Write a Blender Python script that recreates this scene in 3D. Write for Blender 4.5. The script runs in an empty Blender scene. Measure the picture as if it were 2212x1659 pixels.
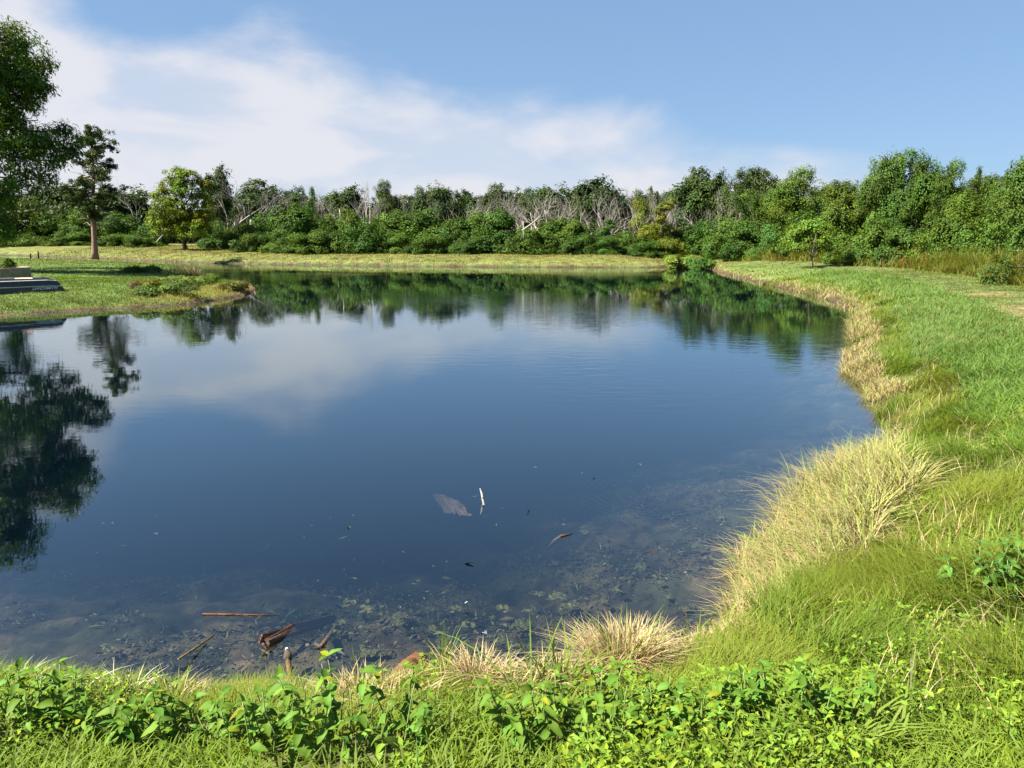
import bpy, math, random
import numpy as np
from mathutils import Vector, Matrix, Euler

SC = bpy.context.scene
COL = SC.collection
R = math.radians

# ------------------------------------------------------------------ camera, sky, sun, exposure
CAM_H = 3.0
FPX, CU, CV, VH = 1659.0, 1106.0, 829.5, 502.0      # reference grid 2212 x 1659, horizon row
PITCH = math.atan((CV - VH) / FPX)
cam = bpy.data.cameras.new('camera'); cam.sensor_width = 36.0; cam.lens = 27.0
cam.clip_start = 0.05; cam.clip_end = 6000.0
camo = bpy.data.objects.new('camera', cam); COL.objects.link(camo)
camo.location = (0, 0, CAM_H); camo.rotation_euler = (R(90) - PITCH, 0, 0)
SC.camera = camo

SUN_EL, SUN_AZ = R(46), math.atan2(-math.cos(R(18)), -math.sin(R(18)))   # azimuth clockwise from +Y
sun_vec = Vector((math.sin(SUN_AZ) * math.cos(SUN_EL), math.cos(SUN_AZ) * math.cos(SUN_EL), math.sin(SUN_EL)))
sl = bpy.data.lights.new('sun', 'SUN'); sl.energy = 5.0; sl.angle = R(0.55); sl.color = (1.0, 0.94, 0.83)
so = bpy.data.objects.new('sun', sl); COL.objects.link(so)
so.rotation_euler = sun_vec.to_track_quat('Z', 'Y').to_euler()

SC.view_settings.view_transform = 'Standard'; SC.view_settings.look = 'None'
SC.view_settings.exposure = 2.05; SC.view_settings.gamma = 1.0; SC.view_settings.use_curve_mapping = False
SC.render.engine = 'CYCLES'
SC.cycles.use_denoising = True
SC.cycles.max_bounces = 6; SC.cycles.diffuse_bounces = 3; SC.cycles.glossy_bounces = 3
SC.cycles.transmission_bounces = 4; SC.cycles.transparent_max_bounces = 12
SC.cycles.caustics_reflective = False; SC.cycles.caustics_refractive = False


def ray(u, v):
    a, b = (u - CU) / FPX, (CV - v) / FPX
    cp, sp = math.cos(PITCH), math.sin(PITCH)
    return Vector((a, cp + b * sp, -sp + b * cp))


def gp(u, v, z=0.0):
    d = ray(u, v); t = (z - CAM_H) / d.z
    return Vector((d.x * t, d.y * t, z))


def at(u, v, Y):
    d = ray(u, v); t = Y / d.y
    return Vector((d.x * t, Y, CAM_H + d.z * t))


# world: Nishita sky with a bank of thin cloud whose straight front runs across the sky
W = bpy.data.worlds.new('World'); SC.world = W; W.use_nodes = True
nt = W.node_tree; nt.nodes.clear()


def N(tree, typ, **kw):
    n = tree.nodes.new(typ)
    for k, v in kw.items():
        if k == 'inp':
            for i, val in v.items():
                n.inputs[i].default_value = val
        else:
            setattr(n, k, v)
    return n


def math_n(tree, op, a, b=None, c=None, clamp=False):
    n = tree.nodes.new('ShaderNodeMath'); n.operation = op; n.use_clamp = clamp
    for i, s in enumerate((a, b, c)):
        if s is None:
            continue
        if isinstance(s, (int, float)):
            n.inputs[i].default_value = s
        else:
            tree.links.new(s, n.inputs[i])
    return n.outputs[0]


L = nt.links.new
sky = N(nt, 'ShaderNodeTexSky'); sky.sky_type = 'NISHITA'; sky.sun_disc = False
sky.sun_elevation = SUN_EL; sky.sun_rotation = SUN_AZ
sky.altitude = 300; sky.air_density = 1.0; sky.dust_density = 0.1; sky.ozone_density = 1.2
tc = N(nt, 'ShaderNodeTexCoord')
sep = N(nt, 'ShaderNodeSeparateXYZ'); L(tc.outputs['Generated'], sep.inputs[0])
zc = math_n(nt, 'MAXIMUM', sep.outputs[2], 0.02)
zc = math_n(nt, 'ADD', zc, 0.05)
px_ = math_n(nt, 'DIVIDE', sep.outputs[0], zc)
py_ = math_n(nt, 'DIVIDE', sep.outputs[1], zc)
comb = N(nt, 'ShaderNodeCombineXYZ'); L(px_, comb.inputs[0]); L(py_, comb.inputs[1])
d1, d2 = ray(30, 5).normalized(), ray(1430, 372).normalized()
nrm = d1.cross(d2).normalized()
if nrm.dot(ray(300, 350)) < 0:
    nrm = -nrm
dot = N(nt, 'ShaderNodeVectorMath', operation='DOT_PRODUCT'); L(tc.outputs['Generated'], dot.inputs[0])
dot.inputs[1].default_value = nrm
mq = N(nt, 'ShaderNodeMapping'); mq.inputs['Rotation'].default_value = (0, R(-14), 0); mq.inputs['Scale'].default_value = (1.0, 1.0, 2.3); L(tc.outputs['Generated'], mq.inputs[0])
big = N(nt, 'ShaderNodeTexNoise', inp={'Scale': 4.2, 'Detail': 6.0, 'Roughness': 0.52, 'Distortion': 0.25}); L(mq.outputs[0], big.inputs['Vector'])
mp = N(nt, 'ShaderNodeMapping'); mp.inputs['Rotation'].default_value = (0, 0, R(25)); mp.inputs['Scale'].default_value = (1.0, 1.0, 1.25); mp.inputs['Location'].default_value = (1.7, 0.4, 2.2)
L(mq.outputs[0], mp.inputs[0])
wisp = N(nt, 'ShaderNodeTexNoise', inp={'Scale': 5.5, 'Detail': 6.0, 'Roughness': 0.5, 'Distortion': 0.35}); L(mp.outputs[0], wisp.inputs['Vector'])
s0 = math_n(nt, 'SUBTRACT', big.outputs['Fac'], 0.5)
s1 = math_n(nt, 'MULTIPLY_ADD', s0, 0.22, math_n(nt, 'ADD', dot.outputs['Value'], 0.035))
edge = N(nt, 'ShaderNodeMapRange', interpolation_type='SMOOTHSTEP', inp={'From Min': -0.03, 'From Max': 0.045}); L(s1, edge.inputs['Value'])
wr = N(nt, 'ShaderNodeMapRange', interpolation_type='SMOOTHSTEP', inp={'From Min': 0.36, 'From Max': 0.56, 'To Min': 0.58, 'To Max': 1.0}); L(wisp.outputs['Fac'], wr.inputs['Value'])
# deep inside the bank the layer closes up
deep = N(nt, 'ShaderNodeMapRange', inp={'From Min': 0.05, 'From Max': 0.20, 'To Min': 0.0, 'To Max': 0.95}); L(dot.outputs['Value'], deep.inputs['Value'])
wf = math_n(nt, 'MAXIMUM', wr.outputs[0], deep.outputs[0])
dens = math_n(nt, 'MULTIPLY', edge.outputs[0], wf)
dens = math_n(nt, 'MULTIPLY', dens, 0.95)
mixc = N(nt, 'ShaderNodeMix', data_type='RGBA'); 
sg = N(nt, 'ShaderNodeGamma'); sg.inputs[1].default_value = 0.4; L(sky.outputs[0], sg.inputs[0])      # soften the horizon glow of the clear sky
sm = N(nt, 'ShaderNodeMix', data_type='RGBA', blend_type='MULTIPLY'); sm.inputs[0].default_value = 1.0
L(sg.outputs[0], sm.inputs[6]); sm.inputs[7].default_value = (0.94, 1.33, 1.85, 1)
L(dens, mixc.inputs[0]); L(sm.outputs[2], mixc.inputs[6])
mixc.inputs[7].default_value = (3.85, 3.88, 4.15, 1)
bg = N(nt, 'ShaderNodeBackground'); L(mixc.outputs[2], bg.inputs[0]); bg.inputs[1].default_value = 0.051
wo = N(nt, 'ShaderNodeOutputWorld'); L(bg.outputs[0], wo.inputs[0])

# ------------------------------------------------------------------ noise helpers
rng = np.random.default_rng(11)
random.seed(11)


def _hash(ix, iy, seed):
    h = (ix.astype(np.int64) * 374761393 + iy.astype(np.int64) * 668265263 + seed * 1442695041) & 0xFFFFFFFF
    h = ((h ^ (h >> 13)) * 1274126177) & 0xFFFFFFFF
    h = h ^ (h >> 16)
    return (h & 0xFFFF).astype(np.float64) / 65535.0


def vn(x, y, s=1.0, seed=0):
    x = np.asarray(x, float) * s; y = np.asarray(y, float) * s
    ix, iy = np.floor(x), np.floor(y); fx, fy = x - ix, y - iy
    fx = fx * fx * (3 - 2 * fx); fy = fy * fy * (3 - 2 * fy)
    a = _hash(ix, iy, seed); b = _hash(ix + 1, iy, seed); c = _hash(ix, iy + 1, seed); d = _hash(ix + 1, iy + 1, seed)
    return (a * (1 - fx) + b * fx) * (1 - fy) + (c * (1 - fx) + d * fx) * fy


def fbm(x, y, s=1.0, seed=0, o=4):
    t, a, n = 0.0, 0.5, 0.0
    for i in range(o):
        t = t + a * vn(x, y, s, seed + i * 17); n += a; a *= 0.5; s *= 2.03
    return t / n


def sstep(a, b, x):
    t = np.clip((x - a) / (b - a), 0, 1); return t * t * (3 - 2 * t)


# ------------------------------------------------------------------ pond outline (plan, metres)
near = [(-300, 1470), (-120, 1478), (0, 1482), (180, 1490), (330, 1500), (480, 1520), (620, 1530), (740, 1515), (840, 1500), (930, 1480), (1040, 1478), (1120, 1492), (1180, 1490),
        (1260, 1470), (1400, 1440), (1480, 1400), (1560, 1362), (1615, 1320), (1622, 1270), (1655, 1210), (1705, 1150), (1740, 1100), (1775, 1055), (1830, 1015), (1880, 985), (1925, 955),
        (1925, 925), (1905, 890), (1868, 850), (1838, 810), (1832, 770), (1838, 735), (1850, 700), (1850, 672), (1815, 655), (1760, 640), (1690, 622), (1620, 606), (1575, 594), (1545, 586)]
far = [(1530, 576), (1480, 572), (1440, 577), (1390, 578), (1300, 578), (1200, 577.5), (1100, 577), (950, 576), (800, 574.5), (690, 573), (600, 572), (500, 570), (430, 567.5), (300, 562), (150, 556), (0, 551), (-300, 545)]
pen = [(-300, 557), (0, 561), (120, 565), (250, 570), (380, 577), (432, 585), (440, 594), (470, 603), (520, 609), (545, 618), (548, 627), (530, 637), (480, 648), (400, 657), (300, 664), (200, 670), (100, 677), (0, 683)]
poly = [gp(u, v).xy for u, v in near] + [gp(u, v).xy for u, v in far] + [Vector((-112, 104)), Vector((-104, 94))]
poly += [gp(u, v).xy for u, v in pen] + [Vector((-24, 27.2)), Vector((-31, 26.5)), Vector((-36, 22)), Vector((-33, 15)), Vector((-24, 9.5)), Vector((-14, 6.2)), Vector((-7.5, 5.0))]
PP = np.array([[p.x, p.y] for p in poly])


def _smooth(P, k=2):
    for _ in range(k):
        Q = np.roll(P, -1, 0)
        out = np.empty((len(P) * 2, 2)); out[0::2] = P * 0.75 + Q * 0.25; out[1::2] = P * 0.25 + Q * 0.75
        P = out
    return P


PP = _smooth(PP, 1)
GX0, GX1, GY0, GY1, GS = -120.0, 70.0, -12.0, 140.0, 0.25
gx = np.arange(GX0, GX1 + GS, GS); gy = np.arange(GY0, GY1 + GS, GS)
GXX, GYY = np.meshgrid(gx, gy)


def poly_sd(x, y):
    x = x.ravel().astype(np.float32); y = y.ravel().astype(np.float32)
    best = np.full(x.shape, 1e9, np.float32); ins = np.zeros(x.shape, bool)
    A = PP.astype(np.float32); B = np.roll(A, -1, 0)
    for (ax, ay), (bx, by) in zip(A, B):
        ex, ey = bx - ax, by - ay
        t = np.clip(((x - ax) * ex + (y - ay) * ey) / (ex * ex + ey * ey + 1e-9), 0, 1)
        dx, dy = x - ax - t * ex, y - ay - t * ey
        np.minimum(best, dx * dx + dy * dy, out=best)
        if ay != by:
            c = ((ay > y) != (by > y)) & (x < (bx - ax) * (y - ay) / (by - ay) + ax)
            ins ^= c
    d = np.sqrt(best); return np.where(ins, -d, d)


SDG = poly_sd(GXX, GYY).reshape(GXX.shape).astype(np.float64)
SDG += (fbm(GXX, GYY, 1.1, 5, 3) - 0.5) * 0.42 + (fbm(GXX, GYY, 0.35, 9, 2) - 0.5) * 0.5 * np.clip(GYY / 30, 0, 1)


def sdf(x, y):
    x = np.asarray(x, float); y = np.asarray(y, float)
    fx = np.clip((x - GX0) / GS, 0, len(gx) - 1.001); fy = np.clip((y - GY0) / GS, 0, len(gy) - 1.001)
    ix = fx.astype(int); iy = fy.astype(int); fx -= ix; fy -= iy
    v = (SDG[iy, ix] * (1 - fx) + SDG[iy, ix + 1] * fx) * (1 - fy) + (SDG[iy + 1, ix] * (1 - fx) + SDG[iy + 1, ix + 1] * fx) * fy
    ox = np.maximum(np.maximum(GX0 - x, x - GX1), 0); oy = np.maximum(np.maximum(GY0 - y, y - GY1), 0)
    return v + np.hypot(ox, oy)


def pen_mask(x, y):
    return sstep(-6, -9, x) * sstep(24, 27, y) * sstep(67.5 + (-x - 21) * 0.65, 64.5 + (-x - 21) * 0.65, y)


def height(x, y):
    x = np.asarray(x, float); y = np.asarray(y, float)
    s = sdf(x, y)
    pm = pen_mask(x, y)
    w = np.exp(-(x * x + y * y) / 98.0)
    B = 0.92 + 0.45 * w + 0.35 * sstep(80, 125, y)
    B = B * (1 - pm) + 0.62 * pm
    Lh = 1.55 + 1.4 * sstep(25, 60, y) + 0.9 * pm
    land = 0.035 + B * (1 - np.exp(-np.maximum(s, 0) / Lh))
    land = land + (fbm(x, y, 0.5, 21, 3) - 0.5) * 0.16 * sstep(0.2, 1.5, s) + (fbm(x, y, 3.0, 23, 2) - 0.5) * 0.05 * sstep(0.1, 0.6, s)
    d = np.maximum(-s, 0)
    bed = -0.02 - 0.10 * d - 0.035 * d * d
    bed = np.maximum(bed, -2.4)
    lump = (fbm(x, y, 2.2, 31, 4) - 0.5)
    bed = bed + lump * 0.22 * sstep(0.1, 0.8, d) * sstep(7, 3, d)
    tr = sstep(-0.08, 0.12, s)
    return bed * (1 - tr) + land * tr


def hz(x, y):
    return float(height(np.array([x]), np.array([y]))[0])


def gpg(u, v):
    z = 0.6
    for _ in range(12):
        p = gp(u, v, z); z = 0.5 * z + 0.5 * hz(p.x, p.y)
    return Vector((p.x, p.y, hz(p.x, p.y)))


# ------------------------------------------------------------------ mesh helpers
def make_mesh(name, V, T, C=None, smooth=False):
    V = np.asarray(V, np.float32).reshape(-1, 3); T = np.asarray(T, np.int32).reshape(-1, 3)
    m = bpy.data.meshes.new(name)
    m.vertices.add(len(V)); m.vertices.foreach_set('co', V.ravel())
    m.loops.add(T.size); m.loops.foreach_set('vertex_index', T.ravel())
    m.polygons.add(len(T)); m.polygons.foreach_set('loop_start', np.arange(0, T.size, 3, dtype=np.int32))
    m.polygons.foreach_set('use_smooth', np.full(len(T), smooth))
    if C is not None:
        ca = m.color_attributes.new('col', 'FLOAT_COLOR', 'POINT')
        C4 = np.ones((len(V), 4), np.float32); C4[:, :3] = C
        ca.data.foreach_set('color', C4.ravel())
    m.update(calc_edges=True)
    return m


class MB:
    def __init__(self): self.V, self.T, self.C, self.n = [], [], [], 0

    def add(self, V, T, C=(1, 1, 1)):
        V = np.asarray(V, float).reshape(-1, 3); T = np.asarray(T, int).reshape(-1, 3)
        C = np.broadcast_to(np.asarray(C, float), (len(V), 3))
        self.V.append(V); self.T.append(T + self.n); self.C.append(C); self.n += len(V)

    def mesh(self, name, smooth=False):
        return make_mesh(name, np.concatenate(self.V), np.concatenate(self.T), np.concatenate(self.C), smooth)

    def obj(self, name, mat, parent=None, smooth=False, **kw):
        return obj(name, self.mesh(name, smooth), mat, parent, **kw)


def obj(name, mesh, mat, parent=None, **kw):
    o = bpy.data.objects.new(name, mesh); COL.objects.link(o)
    if mesh is not None and mat is not None and len(mesh.materials) == 0:
        mesh.materials.append(mat)
    if parent is not None:
        o.parent = parent
    tag(o, **kw)
    return o


def tag(o, label=None, cat=None, group=None, kind=None):
    if label: o['label'] = label
    if cat: o['category'] = cat
    if group: o['group'] = group
    if kind: o['kind'] = kind
    return o


def empty(name, loc, label, cat, group=None, rz=0.0):
    o = bpy.data.objects.new(name, None); COL.objects.link(o)
    o.location = loc; o.rotation_euler = (0, 0, rz); o.empty_display_size = 0.2
    return tag(o, label, cat, group)


def tube(mb, pts, rad, sides=6, col=(1, 1, 1), cap=True, jit=0.0):
    P = np.asarray(pts, float); r = np.broadcast_to(np.asarray(rad, float), (len(P),))
    tan = np.gradient(P, axis=0); tan /= np.linalg.norm(tan, axis=1)[:, None] + 1e-9
    ref = np.array([0.0, 0, 1.0]) if abs(tan[0, 2]) < 0.9 else np.array([1.0, 0, 0])
    a = np.cross(tan, ref); a /= np.linalg.norm(a, axis=1)[:, None] + 1e-9
    b = np.cross(tan, a)
    th = np.linspace(0, 2 * np.pi, sides, endpoint=False)
    rr = r[:, None] * (1 + (np.random.default_rng(len(P) + sides).uniform(-jit, jit, (len(P), sides)) if jit else 0))
    V = P[:, None, :] + rr[:, :, None] * (np.cos(th)[None, :, None] * a[:, None, :] + np.sin(th)[None, :, None] * b[:, None, :])
    n = len(P); i = np.arange(n - 1)[:, None] * sides + np.arange(sides)[None, :]
    j = np.arange(n - 1)[:, None] * sides + (np.arange(sides)[None, :] + 1) % sides
    T = np.concatenate([np.stack([i, j, j + sides], -1).reshape(-1, 3), np.stack([i, j + sides, i + sides], -1).reshape(-1, 3)])
    V = V.reshape(-1, 3)
    if cap:
        V = np.concatenate([V, P[:1], P[-1:]]); c0, c1 = n * sides, n * sides + 1
        k = np.arange(sides); k2 = (k + 1) % sides
        T = np.concatenate([T, np.stack([k2, k, np.full(sides, c0)], -1), np.stack([k + (n - 1) * sides, k2 + (n - 1) * sides, np.full(sides, c1)], -1)])
    mb.add(V, T, col)


def wob(p0, p1, n=5, amp=0.1, rg=None, sag=0.0):
    rg = rg or rng
    p0 = np.asarray(p0, float); p1 = np.asarray(p1, float)
    t = np.linspace(0, 1, n)[:, None]
    P = p0 * (1 - t) + p1 * t
    Ln = np.linalg.norm(p1 - p0)
    P[1:-1] += rg.normal(0, amp * Ln, (n - 2, 3)) * 0.5
    P[:, 2] += sag * Ln * (4 * t * (1 - t))[:, 0]
    return P


# ------------------------------------------------------------------ materials
def mat(name):
    m = bpy.data.materials.new(name); m.use_nodes = True; t = m.node_tree; t.nodes.clear()
    return m, t, N(t, 'ShaderNodeOutputMaterial')


def leaf_mat(name, base, trans=0.4, rough=0.5, spec=0.35, use_obj=False, tint=(1.25, 1.15, 0.55), nscale=0.0):
    """diffuse + translucent foliage; colour = base x per-vertex variation (x object colour)"""
    m, t, out = mat(name)
    at_ = N(t, 'ShaderNodeAttribute', attribute_name='col')
    mx = N(t, 'ShaderNodeMix', data_type='RGBA', blend_type='MULTIPLY'); mx.inputs[0].default_value = 1.0
    t.links.new(at_.outputs['Color'], mx.inputs[6]); mx.inputs[7].default_value = (*base, 1)
    c = mx.outputs[2]
    if use_obj:
        oi = N(t, 'ShaderNodeObjectInfo')
        m2 = N(t, 'ShaderNodeMix', data_type='RGBA', blend_type='MULTIPLY'); m2.inputs[0].default_value = 1.0
        t.links.new(c, m2.inputs[6]); t.links.new(oi.outputs['Color'], m2.inputs[7]); c = m2.outputs[2]
    p = N(t, 'ShaderNodeBsdfPrincipled'); p.inputs['Roughness'].default_value = rough; p.inputs['Specular IOR Level'].default_value = spec
    t.links.new(c, p.inputs['Base Color'])
    tr = N(t, 'ShaderNodeBsdfTranslucent')
    m3 = N(t, 'ShaderNodeMix', data_type='RGBA', blend_type='MULTIPLY'); m3.inputs[0].default_value = 1.0
    t.links.new(c, m3.inputs[6]); m3.inputs[7].default_value = (*tint, 1)
    t.links.new(m3.outputs[2], tr.inputs[0])
    ms = N(t, 'ShaderNodeMixShader'); ms.inputs[0].default_value = trans
    t.links.new(p.outputs[0], ms.inputs[1]); t.links.new(tr.outputs[0], ms.inputs[2]); t.links.new(ms.outputs[0], out.inputs[0])
    return m


def solid_mat(name, c1, c2=None, scale=6.0, rough=0.8, bump=0.3, spec=0.3, vec_scale=(1, 1, 1), metal=0.0, use_obj=False, detail=5.0):
    m, t, out = mat(name)
    c2 = c2 or tuple(x * 0.6 for x in c1)
    tcn = N(t, 'ShaderNodeTexCoord'); mpn = N(t, 'ShaderNodeMapping'); mpn.inputs['Scale'].default_value = vec_scale
    t.links.new(tcn.outputs['Object'], mpn.inputs[0])
    nz = N(t, 'ShaderNodeTexNoise', inp={'Scale': scale, 'Detail': detail, 'Roughness': 0.6}); t.links.new(mpn.outputs[0], nz.inputs['Vector'])
    cr = N(t, 'ShaderNodeValToRGB'); cr.color_ramp.elements[0].position = 0.32; cr.color_ramp.elements[1].position = 0.68
    cr.color_ramp.elements[0].color = (*c2, 1); cr.color_ramp.elements[1].color = (*c1, 1)
    t.links.new(nz.outputs['Fac'], cr.inputs[0])
    c = cr.outputs[0]
    if use_obj:
        oi = N(t, 'ShaderNodeObjectInfo')
        m2 = N(t, 'ShaderNodeMix', data_type='RGBA', blend_type='MULTIPLY'); m2.inputs[0].default_value = 1.0
        t.links.new(c, m2.inputs[6]); t.links.new(oi.outputs['Color'], m2.inputs[7]); c = m2.outputs[2]
    p = N(t, 'ShaderNodeBsdfPrincipled'); p.inputs['Roughness'].default_value = rough; p.inputs['Specular IOR Level'].default_value = spec
    p.inputs['Metallic'].default_value = metal
    t.links.new(c, p.inputs['Base Color'])
    if bump:
        b = N(t, 'ShaderNodeBump'); b.inputs['Strength'].default_value = bump; b.inputs['Distance'].default_value = 0.03
        t.links.new(nz.outputs['Fac'], b.inputs['Height']); t.links.new(b.outputs[0], p.inputs['Normal'])
    t.links.new(p.outputs[0], out.inputs[0])
    return m


M_TREE = leaf_mat('tree_leaves', (1.08, 1.10, 0.70), trans=0.24, rough=0.55, spec=0.14, use_obj=True)
M_GRASS = leaf_mat('grass_blades', (1.02, 1.02, 0.78), trans=0.42, rough=0.55, spec=0.14)
M_LEAF = leaf_mat('broad_leaves', (1, 1, 0.9), trans=0.36, rough=0.6, spec=0.18, use_obj=True)
M_DRY = leaf_mat('dry_straw', (1, 1, 1), trans=0.30, rough=0.65, spec=0.2, tint=(1.1, 1.0, 0.8))
M_BARK = solid_mat('dark_bark', (0.075, 0.058, 0.042), (0.03, 0.024, 0.018), 5, 0.9, 0.6, vec_scale=(3, 3, 0.6))
M_CEDAR_BARK = solid_mat('cedar_bark', (0.24, 0.165, 0.115), (0.10, 0.066, 0.046), 6, 0.9, 0.8, vec_scale=(5, 5, 0.5))
M_DEAD = solid_mat('bleached_deadwood', (0.40, 0.37, 0.33), (0.19, 0.17, 0.15), 3, 0.85, 0.4, vec_scale=(3, 3, 0.6), use_obj=True)
M_WOOD = solid_mat('wet_log_wood', (0.15, 0.095, 0.06), (0.045, 0.03, 0.02), 7, 0.6, 0.8, vec_scale=(1.0, 6, 6), use_obj=True)
M_PALE = solid_mat('pale_stick_wood', (0.62, 0.58, 0.50), (0.34, 0.29, 0.22), 12, 0.7, 0.4, vec_scale=(1, 1, 1))

# ground: colour classes come as vertex colours (soil, mud, mown turf), fine mottling from noise
m, t, out = mat('ground_soil')
at_ = N(t, 'ShaderNodeAttribute', attribute_name='col')
tcn = N(t, 'ShaderNodeTexCoord')
n1 = N(t, 'ShaderNodeTexNoise', inp={'Scale': 9.0, 'Detail': 8.0, 'Roughness': 0.7}); t.links.new(tcn.outputs['Object'], n1.inputs['Vector'])
n2 = N(t, 'ShaderNodeTexNoise', inp={'Scale': 1.3, 'Detail': 5.0, 'Roughness': 0.6}); t.links.new(tcn.outputs['Object'], n2.inputs['Vector'])
mm = math_n(t, 'MULTIPLY', n1.outputs['Fac'], n2.outputs['Fac'])
mr = N(t, 'ShaderNodeMapRange', inp={'From Min': 0.12, 'From Max': 0.4, 'To Min': 0.35, 'To Max': 1.7}); t.links.new(mm, mr.inputs['Value'])
mx = N(t, 'ShaderNodeMix', data_type='RGBA', blend_type='MULTIPLY'); mx.inputs[0].default_value = 1.0
t.links.new(at_.outputs['Color'], mx.inputs[6]); t.links.new(mr.outputs[0], mx.inputs[7])
p = N(t, 'ShaderNodeBsdfPrincipled'); p.inputs['Roughness'].default_value = 0.9; p.inputs['Specular IOR Level'].default_value = 0.15
t.links.new(mx.outputs[2], p.inputs['Base Color'])
b = N(t, 'ShaderNodeBump'); b.inputs['Strength'].default_value = 0.7; b.inputs['Distance'].default_value = 0.04
t.links.new(n1.outputs['Fac'], b.inputs['Height']); t.links.new(b.outputs[0], p.inputs['Normal']); t.links.new(p.outputs[0], out.inputs[0])
M_GROUND = m

# ------------------------------------------------------------------ ground sheet (land and pond bed in one)
path_px = [(1440, 551), (1560, 556), (1640, 561), (1750, 569), (1880, 581), (2000, 597), (2100, 616), (2210, 650), (2400, 720), (2700, 860)]
PATH = np.array([list(gp(u, v, 0.95).xy) for u, v in path_px] + [[11.0, 6.0], [11.0, -6.0]])


def path_d(x, y):
    """signed distance to the mown path line: positive on the wooded side"""
    best = np.full(np.shape(x), 1e9); sg = np.ones(np.shape(x))
    for (ax, ay), (bx, by) in zip(PATH[:-1], PATH[1:]):
        ex, ey = bx - ax, by - ay
        t = np.clip(((x - ax) * ex + (y - ay) * ey) / (ex * ex + ey * ey), 0, 1)
        dx, dy = x - ax - t * ex, y - ay - t * ey; d = np.hypot(dx, dy)
        c = ex * (y - ay) - ey * (x - ax)
        up = d < best; best = np.where(up, d, best); sg = np.where(up, np.sign(c), sg)
    return best * sg


ang = np.concatenate([np.linspace(-180, -50, 50, endpoint=False), np.linspace(-50, 50, 430, endpoint=False), np.linspace(50, 180, 51)[:-1]])
rad = np.concatenate([[0.05, 0.6], np.exp(np.linspace(math.log(1.4), math.log(130), 400)), np.exp(np.linspace(math.log(145), math.log(4500), 16))])
AA, RR = np.meshgrid(np.radians(ang), rad)
TX, TY = np.sin(AA) * RR, np.cos(AA) * RR
TZ = height(TX, TY)
TZ = np.where(RR > 140, 1.0, TZ)
s_ = sdf(TX, TY); pd = path_d(TX, TY); pmk = pen_mask(TX, TY)
soil = np.array([0.085, 0.092, 0.028]); mud = np.array([0.06, 0.04, 0.025]); muck = np.array([0.060, 0.046, 0.024]); turf = np.array([0.085, 0.11, 0.03])
c = np.broadcast_to(soil, TX.shape + (3,)).copy()


def blend(c, col, w): return c * (1 - w[..., None]) + np.asarray(col) * w[..., None]


c = blend(c, (0.105, 0.135, 0.035), sstep(14, 40, RR))
c = blend(c, (0.105, 0.108, 0.028), sstep(55, 62, TY) * sstep(0.6, 2, s_))
c = blend(c, turf, sstep(1.7, 1.0, np.abs(pd)) * sstep(5, 8, TX) * sstep(70, 60, TY))
c = blend(c, (0.17, 0.125, 0.055), sstep(1.3, 0.5, np.abs(pd + 0.5)) * 0.6 * sstep(0.50, 0.62, fbm(TX, TY, 0.35, 77, 3)) * sstep(5, 8, TX) * sstep(34, 26, TY))
c = blend(c, (0.06, 0.10, 0.018), pmk * 0.8)
cb = gp(205, 557, 0.65)
c = blend(c, (0.17, 0.105, 0.06), pmk * sstep(9.0, 3.0, np.hypot((TX - cb.x + 1) * 0.75, (TY - cb.y) * 1.6) + (fbm(TX, TY, 0.6, 41, 3) - 0.5) * 7))
c = blend(c, mud, sstep(0.55 - 0.25 * pmk, 0.2 - 0.12 * pmk, s_))
c = blend(c, muck, sstep(0.0, -0.4, s_))
c = blend(c, (0.020, 0.024, 0.012), sstep(0.0, -0.4, s_) * sstep(0.47, 0.56, fbm(TX, TY, 1.7, 61, 5)) * 0.85)
c = blend(c, (0.016, 0.014, 0.010), sstep(0.0, -0.3, s_) * sstep(0.52, 0.60, fbm(TX, TY, 6.0, 63, 3)) * 0.8)
nr, na = TX.shape
i = np.arange(nr - 1)[:, None] * na + np.arange(na)[None, :]; j = np.arange(nr - 1)[:, None] * na + (np.arange(na)[None, :] + 1) % na
T = np.concatenate([np.stack([i, i + na, j + na], -1).reshape(-1, 3), np.stack([i, j + na, j], -1).reshape(-1, 3)])
V = np.stack([TX, TY, TZ], -1).reshape(-1, 3)
obj('ground', make_mesh('ground', V, T[:, ::-1], c.reshape(-1, 3), True), M_GROUND, kind='structure')

# ------------------------------------------------------------------ water: closed body, mirror-like surface over absorbing water
m, t, out = mat('pond_water')
geo = N(t, 'ShaderNodeNewGeometry')
mpn = N(t, 'ShaderNodeMapping'); mpn.inputs['Scale'].default_value = (0.42, 1.15, 1.0); mpn.inputs['Rotation'].default_value = (0, 0, R(8))
t.links.new(geo.outputs['Position'], mpn.inputs[0])
w1 = N(t, 'ShaderNodeTexNoise', inp={'Scale': 3.4, 'Detail': 4.0, 'Roughness': 0.5, 'Distortion': 0.3}); t.links.new(mpn.outputs[0], w1.inputs['Vector'])
w2 = N(t, 'ShaderNodeTexNoise', inp={'Scale': 0.05, 'Detail': 3.0, 'Roughness': 0.55}); t.links.new(geo.outputs['Position'], w2.inputs['Vector'])
wm = N(t, 'ShaderNodeMapRange', interpolation_type='SMOOTHSTEP', inp={'From Min': 0.45, 'From Max': 0.62, 'To Min': 0.08, 'To Max': 1.0}); t.links.new(w2.outputs['Fac'], wm.inputs['Value'])
hh = math_n(t, 'MULTIPLY', w1.outputs['Fac'], wm.outputs[0])
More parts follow.
